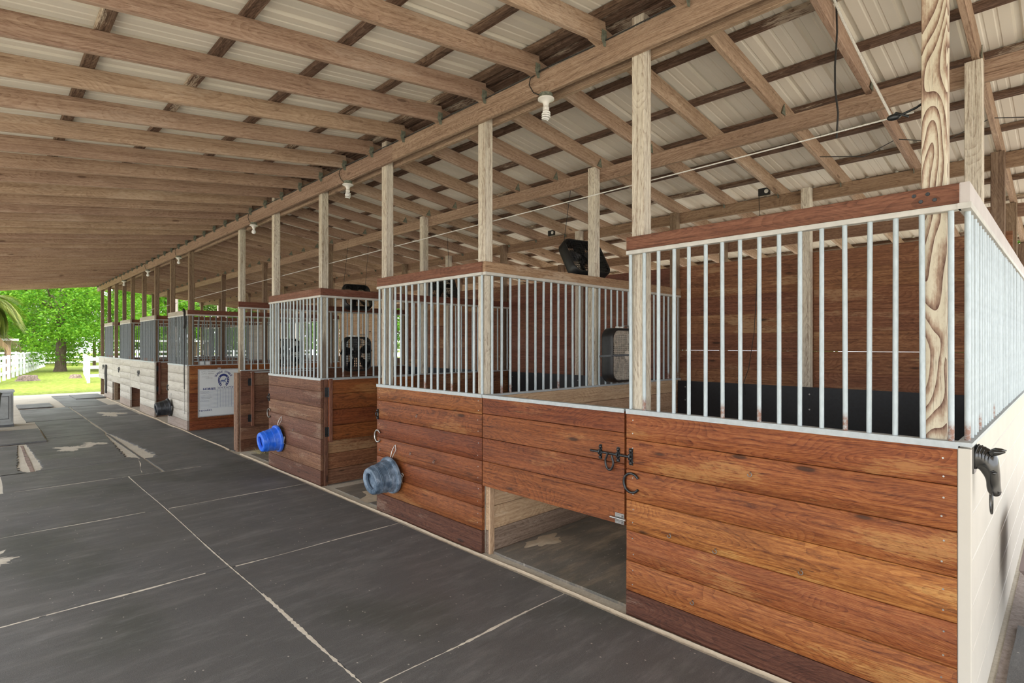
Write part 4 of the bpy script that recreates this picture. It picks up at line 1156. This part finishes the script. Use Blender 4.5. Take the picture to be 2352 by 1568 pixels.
# white electric-fence rope along the posts
q = MB()
cp = []
ys = [0.52, 3.55, 6.49, 9.4, 12.32, 15.45, 18.47, 21.4, 24.5]
for i in range(161):
    y = 0.53 + (24.5 - 0.53) * i / 160
    z = 2.885 - (2.885 - 2.567) * (y - 0.53) / 24 
    cp.append((3.198 + 0.004 * math.sin(y), y, z))
q.tube(cp, 0.0042, 6)
tag(q.build('fence_rope', 'rope'), 'thin white rope strung along the front posts', 'rope')
wire([(3.2, 0.62, 2.89), (3.2, 0.72, 3.15), (3.2, 0.83, 3.45), (3.21, 0.95, 3.83)], 'frayed white rope rising from the corner post to the roof', 0.0065, 'rope', 'frayed_rope', 'rope', n=6)
q = MB(); q.tube([(3.15, 0.487, 2.9), (3.19, 0.52, 2.9), (3.2, 0.58, 2.888), (3.205, 0.63, 2.883), (3.19, 0.60, 2.9), (3.2, 0.55, 2.87)], 0.006, 6); q.ball((3.2, 0.61, 2.885), 0.016, 0.03, 0.016)
tag(q.build('rope_insulator', 'iron'), 'dark knotted insulator at the corner post holding the white rope', 'insulator')

# outlet box and loose wires
t = thing('outlet_box', (6.34, 2.43, 3.49), 'black outlet box with one round socket on the dark back beam', 'outlet box', 'outlet boxes')
q = MB(); q.box(6.325, 2.365, 3.452, 6.351, 2.49, 3.535, 0.004); q.build('plate', 'blackplastic', t)
q = MB(); q.lathe([(0, 0.024), (0.004, 0.022)], (6.325, 2.40, 3.495), (-1, 0, 0), 18); q.build('socket', 'porc', t)
wire([(6.32, 2.48, 3.47), (6.31, 2.47, 3.1), (6.235, 2.46, 2.6), (6.235, 2.5, 1.9), (6.235, 2.56, 1.5), (6.235, 2.62, 1.33), (6.235, 2.6, 1.2)], 'thin black wire hanging from the outlet box down the back wall', grp='hanging wires')
t = thing('outlet_box', (6.34, 5.62, 3.49), 'black outlet box on the back beam above the slung fan', 'outlet box', 'outlet boxes')
q = MB(); q.box(6.325, 5.56, 3.452, 6.351, 5.69, 3.535, 0.004); q.build('plate', 'blackplastic', t)
q = MB(); q.lathe([(0, 0.024), (0.004, 0.022)], (6.325, 5.6, 3.495), (-1, 0, 0), 18); q.build('socket', 'porc', t)
wire([(3.79, 1.02, zr(3.79) + 0.145), (3.79, 1.015, 3.7), (3.80, 1.03, 3.5), (3.785, 1.025, 3.35), (3.79, 1.01, 3.2), (3.795, 1.02, 3.05)], 'dark frayed cord hanging from the roof near the corner post', 0.006, grp='hanging wires')
wire([(5.62, YK[6] + 0.06, zr(5.62) + 0.004), (5.6, YK[6] + 0.36, 3.44), (5.62, YK[7] + 0.06, zr(5.62)), (5.61, YK[7] + 0.35, 3.42), (5.62, YK[8] + 0.06, zr(5.62)), (5.62, YK[8] + 0.3, 3.44), (5.62, YK[9] + 0.06, zr(5.62))], 'slack black wire looping under the rafters of the nearest stall', 0.004, grp='hanging wires')

# lead rope with chain and halter on the far fronts
q = MB(); q.tube([(3.035, 12.78, 2.42), (3.03, 12.78, 1.9), (3.028, 12.79, 1.3), (3.03, 12.79, 0.85)], 0.009, 6); q.tube([(3.04, 12.9, 2.46), (3.03, 12.85, 2.5), (3.03, 12.78, 2.45), (3.03, 12.76, 2.2), (3.03, 12.8, 2.1)], 0.02, 6)
o = tag(q.build('lead_rope', 'wire'), 'dark lead rope with chain hanging beside the whiteboard corner', 'lead rope')
q = MB()
for k in range(20): q.ball((3.03, 12.79, 0.84 - 0.026 * k), 0.008, 0.008, 0.014, 8, 5)
q.build('chain', 'steel', o)
q = MB()
for k in range(7):
    y = 22.55 + R.uniform(-.15, .15)
    q.tube([(3.03, y, 1.0 + R.uniform(0, .1)), (3.02, y + R.uniform(-.1, .1), 0.7 + R.uniform(-.1, .1)), (3.03, y + R.uniform(-.1, .1), 0.35 + R.uniform(-.2, .2)), (3.03, y, 0.15)], 0.014, 6)
tag(q.build('halter', 'wire'), 'black halter and straps hanging on the last whitewashed front', 'halter')

# ================================================================== WHITEBOARD
WY = 12.592
t = thing('whiteboard', (3.244, WY, 0.276), 'white stable chart board with blue print hung at the cross aisle', 'whiteboard')
BX, BW, BZ0, BZ1 = 3.244, 0.86, 0.276, 1.245
q = MB(); q.box(BX, WY, BZ0, BX + BW, WY + 0.012, BZ1); q.build('panel', 'board', t)
q = MB()
for (a0, b0, a1, b1) in ((BX - 0.012, BZ0 - 0.012, BX + BW + 0.012, BZ0 + 0.008), (BX - 0.012, BZ1 - 0.008, BX + BW + 0.012, BZ1 + 0.012), (BX - 0.012, BZ0 + 0.008, BX + 0.008, BZ1 - 0.008), (BX + BW - 0.008, BZ0 + 0.008, BX + BW + 0.012, BZ1 - 0.008)):
    q.box(a0, WY - 0.005, b0, a1, WY + 0.014, b1)
q.build('frame', 'alu', t)
q = MB(); q.box(BX + 0.36, WY - 0.004, BZ1 + 0.012, BX + 0.42, WY + 0.012, BZ1 + 0.035); q.build('hanger', 'alu', t)
def txt(s, x, z, size, mat='ink', rot=0.0, align='CENTER', sx=1.0, bold=0.006, name='printed_words'):
    c = bpy.data.curves.new('lettering', 'FONT'); c.body = s; c.size = size; c.align_x = align; c.align_y = 'CENTER'; c.extrude = 0.0006; c.offset = bold
    c.materials.append(M[mat])
    tmp = bpy.data.objects.new('tmp', c)
    COL.objects.link(tmp)
    bpy.context.view_layer.update()
    me = bpy.data.meshes.new_from_object(tmp.evaluated_get(bpy.context.evaluated_depsgraph_get()))
    bpy.data.objects.remove(tmp)
    o = bpy.data.objects.new(name, me); COL.objects.link(o); o.parent = t
    o.location = Vector((x, WY - 0.0015, z)) - world_loc(t)
    o.rotation_euler = (PI / 2, -rot, 0); o.scale = (sx, 1, 1)
    return o
ccx, ccz = BX + 0.475, BZ1 - 0.225
arc = 'DUPONT STABLE'
for i, ch in enumerate(arc):
    if ch == ' ': continue
    th = math.radians(150 - 120 * i / (len(arc) - 1))
    txt(ch, ccx + 0.172 * math.cos(th), ccz + 0.172 * math.sin(th), 0.054, 'ink', th - PI / 2, bold=0.0012, name='arched_letter')
q = MB(); N = 28; vs = []; fs = []
for k in range(N + 1):
    th = math.radians(-62 + 304 * k / N)
    sq = 1.0
    for rr_ in (0.078, 0.118):
        vs.append((ccx + rr_ * math.cos(th) * 0.93, WY - 0.001, ccz + rr_ * math.sin(th) * (1.1 if math.sin(th) > 0 else 1.3)))
n2 = len(vs); vs += [(x, y - 0.0006, z) for x, y, z in vs]
for k in range(N):
    b = 2 * k; fs += [(b, b + 1, b + 3, b + 2), (n2 + b, n2 + b + 2, n2 + b + 3, n2 + b + 1)]
q.add(vs, fs); q.build('horseshoe_print', 'ink', t)
q = MB()
for th in (-50, -30, -10, 10, 30, 150, 170, 190, 210, 230):
    a_ = math.radians(th); cx_ = ccx + 0.098 * math.cos(a_) * 0.93; cz_ = ccz + 0.098 * math.sin(a_) * (1.1 if math.sin(a_) > 0 else 1.3)
    q.box(cx_ - 0.006, WY - 0.0032, cz_ - 0.009, cx_ + 0.006, WY - 0.0020, cz_ + 0.009)
q.build('horseshoe_nail_print', 'board', t)
# little trotting horse inside the horseshoe
hp = [(-0.06, -0.005), (-0.045, 0.012), (-0.02, 0.014), (0.005, 0.01), (0.022, 0.016), (0.034, 0.036), (0.04, 0.05), (0.047, 0.044), (0.064, 0.026), (0.058, 0.018), (0.046, 0.022), (0.038, 0.004), (0.03, -0.012), (0.048, -0.03), (0.042, -0.052), (0.034, -0.05), (0.036, -0.032), (0.016, -0.022), (0.004, -0.05), (-0.004, -0.05), (0.004, -0.022),
      (-0.022, -0.02), (-0.028, -0.034), (-0.05, -0.05), (-0.056, -0.044), (-0.038, -0.03), (-0.042, -0.012), (-0.052, -0.014), (-0.066, -0.03), (-0.07, -0.026)]
q = MB(); n = len(hp)
q.add([(ccx + x, WY - 0.001, ccz - 0.012 + z) for x, z in hp] + [(ccx + x, WY - 0.0018, ccz - 0.012 + z) for x, z in hp], [tuple(range(n)), tuple(range(2 * n - 1, n - 1, -1))]); q.build('horse_print', 'inkline', t)
txt('HORSES', BX + 0.20, BZ1 - 0.405, 0.064, sx=1.05, bold=0.0015)
for i, ch in enumerate('SMTWTFS'): txt(ch, BX + 0.385 + 0.054 * i, BZ1 - 0.392, 0.05, bold=0.0 if ch in 'MW' else 0.0012, name='day_letter')
txt('REMARKS', BX + 0.13, BZ0 + 0.12, 0.052, sx=1.1, bold=0.0)
q = MB()
gz0, gz1 = BZ0 + 0.17, BZ1 - 0.375
for k in range(15):
    z = gz0 + (gz1 - gz0 - 0.045) * k / 14
    q.box(BX + 0.015, WY - 0.0018, z - 0.0014, BX + BW - 0.02, WY - 0.0004, z + 0.0014)
for k in range(9):
    x = BX + 0.358 + 0.054 * k
    q.box(x - 0.0014, WY - 0.0018, gz0, x + 0.0014, WY - 0.0004, gz1 + 0.02)
q.build('grid_lines', 'inkline', t)
q = MB()
def scrib(x, z, L, h=0.012):
    n = int(L / 0.006); pts = []
    for k in range(n):
        pts.append((x + L * k / n, WY - 0.0012, z + R.uniform(-h, h) * (0.2 if R.random() < 0.2 else 1) * 0.6))
    for p, r in zip(pts, pts[1:]): q.prism(p, r, 0.0006, 0.0028, (0, 0, 1))
for (x, z, L) in ((0.05, -0.045, 0.1), (0.17, -0.045, 0.15), (0.05, -0.085, 0.11), (0.18, -0.085, 0.12), (0.06, -0.15, 0.14), (0.13, -0.175, 0.14)): scrib(BX + x, BZ1 + z, L)
for (x, z, L) in ((0.03, -0.46, 0.17), (0.03, -0.485, 0.16), (0.04, -0.53, 0.2), (0.04, -0.575, 0.22), (0.04, -0.6, 0.18), (0.03, -0.65, 0.17)): scrib(BX + x, BZ1 + z, L, 0.009)
q.build('handwriting', 'pen', t)
q = MB(); q.box(3.27, 12.66, 1.35, 3.5, 12.668, 1.41); tag(q.build('paper_note', 'board'), 'small white paper note behind the bars above the whiteboard', 'note')

# ================================================================== HORSE-HEAD HITCH
t = thing('hitching_post_head', (3.212, 0.312, 1.2), 'black cast-iron horse head with a tie ring on the cream end wall', 'horse head')
def hx(s, z): return s
# side profile in (out from the wall, height): centre, half height-ish radii and half thickness
def ringat(c, d, rad, thick, n=18):
    """Ring round centre c=(s,z) across direction d (unit, in the s-z plane), radius rad in plane and thick sideways."""
    px, pz = -d[1], d[0]
    out = []
    for k in range(n):
        th = 2 * PI * k / n
        a_, b_ = math.cos(th) * rad, math.sin(th) * thick
        out.append((3.212 + b_, 0.312 - (c[0] + px * a_), c[1] + pz * a_))
    return out
secs = [((0, 1.328), (0, 1.2016), 0.046), ((0.013, 1.3275), (0.0135, 1.221), 0.041), ((0.035, 1.3235), (0.022, 1.212), 0.036), ((0.06, 1.311), (0.029, 1.200), 0.034), ((0.079, 1.293), (0.036, 1.187), 0.0345), ((0.0875, 1.268), (0.041, 1.173), 0.035), ((0.0895, 1.24), (0.0425, 1.160), 0.033),
        ((0.0905, 1.205), (0.0425, 1.150), 0.028), ((0.091, 1.172), (0.0435, 1.140), 0.0235), ((0.093, 1.147), (0.0455, 1.128), 0.0225), ((0.0945, 1.128), (0.050, 1.116), 0.023), ((0.0915, 1.113), (0.058, 1.108), 0.020), ((0.082, 1.106), (0.066, 1.105), 0.010)]
q = MB()
rg = []
for (s1, z1), (s0, z0), th in secs:
    rr_ = []
    for k in range(20):
        a_ = 2 * PI * k / 20
        f = 0.5 + 0.5 * math.cos(a_)
        rr_.append((3.212 + th * math.copysign(abs(math.sin(a_)) ** 0.85, math.sin(a_)), 0.312 - (s0 + (s1 - s0) * f), z0 + (z1 - z0) * f))
    rg.append(rr_)
q.loft(rg); o = q.build('head', 'horse', t)
sub = o.modifiers.new('s', 'SUBSURF'); sub.levels = 1; sub.render_levels = 2
for sx in (-1, 1):
    q = MB()
    q.tube([(3.212 + sx * 0.02, 0.312 - 0.062, 1.295), (3.212 + sx * 0.026, 0.312 - 0.076, 1.303), (3.212 + sx * 0.03, 0.312 - 0.094, 1.306), (3.212 + sx * 0.03, 0.312 - 0.109, 1.308)], [0.014, 0.0145, 0.009, 0.0015], 10)
    q.build('ear', 'horse', t)
    q = MB(); q.ball((3.212 + sx * 0.032, 0.312 - 0.071, 1.211), 0.006, 0.008, 0.007); q.tube([(3.212 + sx * 0.033, 0.312 - 0.06, 1.216), (3.212 + sx * 0.037, 0.312 - 0.071, 1.222), (3.212 + sx * 0.033, 0.312 - 0.081, 1.215)], 0.003, 6); q.build('eye', 'horse', t)
    q = MB(); q.tube([(3.212 + sx * 0.02, 0.312 - 0.084, 1.131), (3.212 + sx * 0.02, 0.312 - 0.091, 1.129), (3.212 + sx * 0.017, 0.312 - 0.092, 1.121), (3.212 + sx * 0.02, 0.312 - 0.085, 1.121)], 0.0016, 6, closed=True); q.build('nostril', 'horse', t)
q = MB()
for k in range(6):
    s0 = 0.004 + 0.011 * k; zt = 1.329 - 0.0028 * k - 0.0002 * k * k * 3
    for sx in (-1, 1):
        q.tube([(3.212, 0.312 - s0 - 0.004, zt + 0.002), (3.212 + sx * 0.022, 0.312 - s0, zt - 0.008), (3.212 + sx * 0.036, 0.312 - s0 + 0.005, zt - 0.026), (3.212 + sx * 0.039, 0.312 - s0 + 0.006, zt - 0.048)], [0.0035, 0.0035, 0.003, 0.0012], 6)
q.build('mane', 'horse', t)
q = MB()
q.tube([(3.212 + 0.026 * math.cos(2 * PI * k / 24), 0.312 - 0.060 + 0.006 * math.cos(2 * PI * k / 24), 1.082 + 0.056 * math.sin(2 * PI * k / 24)) for k in range(24)], 0.0038, 8, closed=True)
q.build('tie_ring', 'horse', t)
q = MB(); q.box(3.165, 0.306, 1.2, 3.258, 0.313, 1.333, 0.003); q.build('wall_plate', 'horse', t)

# ================================================================== THINGS BY THE OPEN SIDE, AND AT THE END WALL
t = thing('storage_cabinet', (0.35, 16.1, 0), 'small white panelled cabinet standing on the floor at the aisle edge', 'cabinet')
q = MB(); q.box(0.10, 15.95, 0.05, 0.53, 16.4, 0.74, 0.006); q.build('body', 'cabinet', t)
q = MB(); q.box(0.08, 15.91, 0.74, 0.55, 16.43, 0.78, 0.006); q.build('top', 'cabinet', t)
q = MB(); q.box(0.14, 15.93, 0.12, 0.49, 15.948, 0.70, 0.004); o = q.build('door', 'cabinet', t)
q = MB()
for (a0, b0, a1, b1) in ((0.17, 0.17, 0.46, 0.182), (0.17, 0.65, 0.46, 0.662), (0.17, 0.182, 0.182, 0.65), (0.448, 0.182, 0.46, 0.65)): q.box(a0, 15.925, b0, a1, 15.931, b1)
q.build('groove_shadow', 'cabdark', o)  # dark strips draw the shadow lines of the door panel
q = MB(); q.ball((0.28, 15.915, 0.48), 0.022); q.build('knob', 'steel', o)
q = MB(); q.box(0.09, 15.94, 0.0, 0.54, 16.41, 0.05); q.build('plinth', 'cabdark', t)
t = thing('feed_bin', (0.1, 15.2, 0), 'dark green feed bin beside the white cabinet', 'bin')
q = MB(); q.lathe([(0, 0.24), (0.02, 0.26), (0.7, 0.3), (0.72, 0.31), (0.75, 0.31)], (0.02, 15.3, 0.0), (0, 0, 1), 28); q.build('tub', 'green', t)
q = MB(); q.lathe([(0.75, 0.32), (0.78, 0.32), (0.82, 0.2), (0.83, 0.05)], (0.02, 15.3, 0.0), (0, 0, 1), 28); q.build('lid', 'green', t)
# planter at the end wall
t = thing('flared_planter', (4.75, 0.02, 0), 'mauve-brown flared planter box beside the cream end wall', 'planter')
def frus(q, cx, cy, w0, z0, w1, z1):
    vs = []
    for w_, z_ in ((w0, z0), (w1, z1)):
        vs += [(cx - w_, cy - w_, z_), (cx + w_, cy - w_, z_), (cx + w_, cy + w_, z_), (cx - w_, cy + w_, z_)]
    q.add(vs, [(3, 2, 1, 0), (4, 5, 6, 7), (0, 1, 5, 4), (1, 2, 6, 5), (2, 3, 7, 6), (3, 0, 4, 7)])
q = MB(); frus(q, 4.78, -0.12, 0.16, 0.0, 0.16, 0.16); q.build('foot', 'planter', t)
q = MB(); frus(q, 4.78, -0.12, 0.16, 0.16, 0.345, 0.43); q.build('bowl', 'planter', t)
q = MB(); frus(q, 4.78, -0.12, 0.345, 0.43, 0.30, 0.72); q.build('rim', 'planter', t)
o = matmesh(3.5, -0.75, 4.65, 0.24, 0.007, 0.014, 0.006).build('rubber_mat', 'mat'); tag(o, 'dark rubber mat lying on the pavers outside the cream end wall', 'rubber mat', 'rubber floor mats')

# ================================================================== OUTDOORS
GZ = -0.06
def leaves(q, c, rad, n, size, flat=1.0):
    for _ in range(n):
        while True:
            p = Vector((R.uniform(-1, 1), R.uniform(-1, 1), R.uniform(-1, 1)))
            if p.length <= 1: break
        p = Vector((p.x * rad[0], p.y * rad[1], p.z * rad[2])) + Vector(c)
        s_ = size * R.uniform(0.6, 1.3)
        d = Vector((R.uniform(-1, 1), R.uniform(-1, 1), R.uniform(-0.8, 0.3))).normalized()
        u = Vector((R.uniform(-1, 1), R.uniform(-1, 1), R.uniform(-1, 1)))
        u = (u - d * u.dot(d)).normalized() * s_ * 0.3
        q.add([p, p + d * s_ * 0.5 + u, p + d * s_, p + d * s_ * 0.5 - u], [(0, 1, 2, 3)])
def treemesh(h, cr, cz, nclump, nleaf, size, trunk_r, lean=0.0, spread=1.0):
    tr = MB(); lf = MB()
    tr.tube([(0, 0, -0.1), (0.02, 0, 0.3), (lean * 0.3, 0, h * 0.2), (lean * 0.6, 0.1, h * 0.4), (lean, 0, h * 0.75)], [trunk_r * 1.35, trunk_r, trunk_r * 0.85, trunk_r * 0.6, trunk_r * 0.15], 12)
    for k in range(9):
        an = 2 * PI * k / 9 + R.uniform(-.3, .3); z0 = h * R.uniform(0.16, 0.5); L = cr * R.uniform(0.6, 0.95)
        tr.tube([(lean * z0 / h, 0, z0), (math.cos(an) * L * 0.45, math.sin(an) * L * 0.45, z0 + L * 0.35), (math.cos(an) * L, math.sin(an) * L, z0 + L * R.uniform(0.3, 0.8))], [trunk_r * 0.42, trunk_r * 0.25, trunk_r * 0.06], 7)
    for k in range(nclump):
        while True:
            p = Vector((R.uniform(-1, 1), R.uniform(-1, 1), R.uniform(-1, 1)))
            if 0.35 < p.length <= 1: break
        c = (p.x * cr * spread, p.y * cr * spread, cz + p.z * (h - cz) * (1.0 if p.z > 0 else 0.9))
        s_ = cr * R.uniform(0.14, 0.24)
        leaves(lf, c, (s_, s_, s_ * 0.6), nleaf, size)
    return tr.mesh('trunk'), lf.mesh('foliage')
def puttree(name, meshes, loc, label, leafmat, group, rz=0.0, sc=1.0, cat='tree'):
    t = thing(name, loc, label, cat, group)
    t.rotation_euler = (0, 0, rz); t.scale = (sc, sc, sc)
    for me, nm, mt in zip(meshes, ('trunk', 'foliage'), ('bark', leafmat)):
        o = bpy.data.objects.new(nm, me); COL.objects.link(o); o.parent = t
        if not me.materials: me.materials.append(M[mt])
        o.material_slots[0].link = 'OBJECT'; o.material_slots[0].material = M[mt]
    return t
T1 = treemesh(10.5, 5.0, 5.4, 260, 190, 0.17, 0.31, 0.2)
puttree('shade_tree', T1, (3.9, 47.5, GZ), 'big bright green shade tree with a thick trunk on the lawn', 'leaf', None)
T2 = treemesh(13, 4.6, 6.5, 130, 110, 0.34, 0.3, 0.3)
T3 = treemesh(9, 4.0, 4.0, 130, 110, 0.3, 0.22, 0.1)
T4 = treemesh(2.6, 1.5, 1.2, 40, 45, 0.2, 0.05, 0.0)
spots = [(-7, 68, 1.0, 1), (3.5, 66, 1.0, 1), (14, 67, 1.0, 1), (24, 67.5, 1.0, 1), (34, 69, 1.0, 1), (-13, 82, 1.1, 0), (0, 81, 1.1, 0), (12, 82, 1.1, 0), (24, 81, 1.1, 0), (36, 82, 1.1, 0), (48, 74, 1.1, 0),
         (46, 54, 1.2, 1), (45, 41, 1.2, 0), (44, 28, 1.2, 1), (45, 15, 1.2, 0), (44, 2, 1.2, 1), (18, 95, 1.4, 0), (4, 97, 1.4, 0), (32, 96, 1.4, 0)]
order = sorted(range(len(spots)), key=lambda j: math.atan2(spots[j][0], spots[j][1]))
for i, (x, y, s_, ty) in enumerate(spots):
    lab = ('tall loose green tree in the wood beyond the fences' if ty == 0 else 'dense bushy green tree in the wood beyond the fences') + ', %s from the left' % nth(1 + order.index(i))
    puttree('forest_tree', (T2, T3)[ty], (x, y, GZ), lab, ('leaf2', 'leaf3', 'leaf')[(i * 2 + ty) % 3] if i % 4 else 'leaf2', 'trees of the wood', R.uniform(0, 6), s_)
for i in range(14):
    puttree('forest_shrub', T4, (-5.5 + 3.6 * i, 60.6 + R.uniform(-.2, .2), GZ), 'leafy shrub behind the back fence of the lawn, %s from the left' % nth(i + 1), 'leaf3' if i % 2 else 'leaf2', 'shrubs behind the fence', R.uniform(0, 6), 1.0, 'shrub')
# tall pale pine trunks seen between the far posts
PB = wood('pale_pine_bark', (0.42, 0.36, 0.33), (0.32, 0.26, 0.24), (0.16, 0.12, 0.11), knots=0.0, ring=12)
for i, (x, y, r_) in enumerate(((11.5, 52, 0.32), (14.6, 50, 0.36), (20, 48, 0.3))):
    q = MB(); q.tube([(x, y, GZ), (x + 0.05, y, 6), (x + 0.1, y, 13), (x + 0.15, y, 18)], [r_ * 1.15, r_, r_ * 0.9, r_ * 0.6], 14)
    o = q.build('pine_tree', PB); tag(o, 'tall pale pine trunk on the lawn, %s from the left' % nth(i + 1), 'pine trunk', 'tall pine trunks')
# palm with skirt of hanging fronds
t = thing('sabal_palm', (0.1, 33.5, GZ), 'palm with drooping yellow-green fronds at the left edge of the lawn', 'palm')
q = MB(); q.tube([(0.1, 33.5, GZ), (0.1, 33.5, 2.0), (0.15, 33.5, 3.9)], [0.2, 0.17, 0.2], 12); q.build('trunk', 'bark', t)
def frond(L, droop, nl=40):
    q = MB(); pts = []
    for k in range(13):
        f = k / 12
        pts.append(Vector((L * f * (1 - 0.25 * droop * f), 0, L * (0.34 * f - (0.5 + droop) * f * f))))
    q.tube(pts, [0.03 * (1 - 0.8 * k / 12) for k in range(13)], 5)
    for k in range(nl):
        f = 0.35 + 0.65 * k / nl
        i = min(11, int(f * 12)); p = pts[i].lerp(pts[i + 1], f * 12 - i)
        for sd in (-1, 1):
            l = L * 0.46 * (0.6 + 0.4 * math.sin(PI * f)) * R.uniform(0.8, 1.1)
            d = Vector((0.75, sd * 0.55 * (1.2 - f), -0.1 - 0.3 * droop)).normalized()
            mid = p + d * l * 0.55; tip = p + d * l * 0.95 + Vector((0, 0, -0.42 * l))
            w_ = 0.014
            r_ = R.random()
            q.add([p + Vector((0, w_, 0)), mid + Vector((0, w_, 0)), tip, mid - Vector((0, w_, 0)), p - Vector((0, w_, 0))], [(0, 1, 3, 4), (1, 2, 3)], None, r_)
    return q.mesh('frond')
FM = frond(1.35, 0.55, 46); FM.materials.append(M['frond'])
FD = frond(1.15, 1.5, 46); FD.materials.append(M['frondry'])
for k in range(52):
    dry = k >= 32
    o = bpy.data.objects.new('dry_frond' if dry else 'frond', FD if dry else FM); COL.objects.link(o); o.parent = t
    o.location = (0.05, 0, 3.75 + R.uniform(-.15, .1) - GZ - (0.15 if dry else 0))
    tilt = R.uniform(0.5, 1.0) if dry else R.uniform(-0.95, 0.55)
    o.rotation_euler = (0, tilt, R.uniform(0, 2 * PI))
    s_ = R.uniform(0.85, 1.15); o.scale = (s_, s_, s_)

# fences
def fence(p, q_, label, h=1.2, rails=3, pitch=2.4, double=False):
    p = Vector((*p, GZ)); e = Vector((*q_, GZ)); d = e - p; L = d.length; d.normalize(); sd = Vector((-d.y, d.x, 0))
    t = thing('board_fence', p, label, 'fence', 'white board fences')
    n = int(L / pitch)
    for k in range(n + 1):
        a = MB(); c = p + d * (L * k / n)
        a.prism(c - Vector((0, 0, 0.1)), c + Vector((0, 0, h + 0.05)), 0.12, 0.12, sd, 0.01); a.build('fence_post', 'fencewhite', t)
    for k in range(rails):
        z = h * (0.28 + 0.66 * k / (rails - 1)); a = MB()
        a.prism(p + sd * 0.075 + Vector((0, 0, z)), e + sd * 0.075 + Vector((0, 0, z)), 0.03, 0.15, (0, 0, 1)); a.build('fence_rail', 'fencewhite', t)
    return t
fence((0.0, 31.0), (3.8, 58.5), 'white board fence running from the left edge back to the tree', pitch=1.6)
fence((-6.0, 58.7), (48, 58.7), 'white board fence crossing the back of the lawn', rails=3, pitch=2.7)
fence((3.7, 32.5), (9.5, 32.0), 'white board fence just past the far corner of the barn', rails=3, pitch=2.0)
fence((3.72, 32.6), (4.6, 42.0), 'white board fence running back from the far corner of the barn', rails=3, pitch=2.0)
fence((13.5, 31.5), (26, 31.5), 'white board fence seen through the far stalls', pitch=2.4)
fence((24, 31), (24, 2), 'white board fence along the lawn beside the barn', pitch=2.6)
# stumps
def stump(x, y, w_, h, label):
    q = MB(); n = 16; rings = []
    for z, f in ((GZ - 0.02, 1.2), (GZ + h * 0.4, 1.0), (GZ + h * 0.9, 0.92), (GZ + h, 0.8)):
        rings.append([(x + w_ * f * math.cos(2 * PI * k / n) * R.uniform(0.88, 1.1), y + w_ * 0.8 * f * math.sin(2 * PI * k / n) * R.uniform(0.88, 1.1), z + R.uniform(-.02, .02)) for k in range(n)])
    q.loft(rings); tag(q.build('tree_stump', 'stump'), label, 'stump', 'tree stumps')
stump(1.75, 36.5, 0.42, 0.27, 'low weathered stump on the lawn by the left fence')
stump(3.72, 37.6, 0.25, 0.2, 'low weathered stump on the lawn right of the tree trunk')
# open shelters
def shelter(x0, y0, x1, y1, h, label):
    t = thing('run_in_shelter', ((x0 + x1) / 2, (y0 + y1) / 2, GZ), label, 'shelter', 'open shelters')
    q = MB(); q.box(x0, y0, h, x1, y1, h + 0.12); q.build('roof', 'roofgrey', t)
    for (x, y) in ((x0 + 0.4, y0 + 0.3), (x1 - 0.4, y0 + 0.3), (x0 + 0.4, y1 - 0.3), (x1 - 0.4, y1 - 0.3)):
        q = MB(); q.box(x - 0.09, y - 0.09, GZ, x + 0.09, y + 0.09, h); q.build('post', 'shed', t)
shelter(-4.5, 40.0, 1.55, 44.0, 1.95, 'open shelter with a grey roof behind the left fence')
shelter(5.6, 46.5, 13.0, 50, 1.95, 'open shelter with a grey roof right of the big tree')
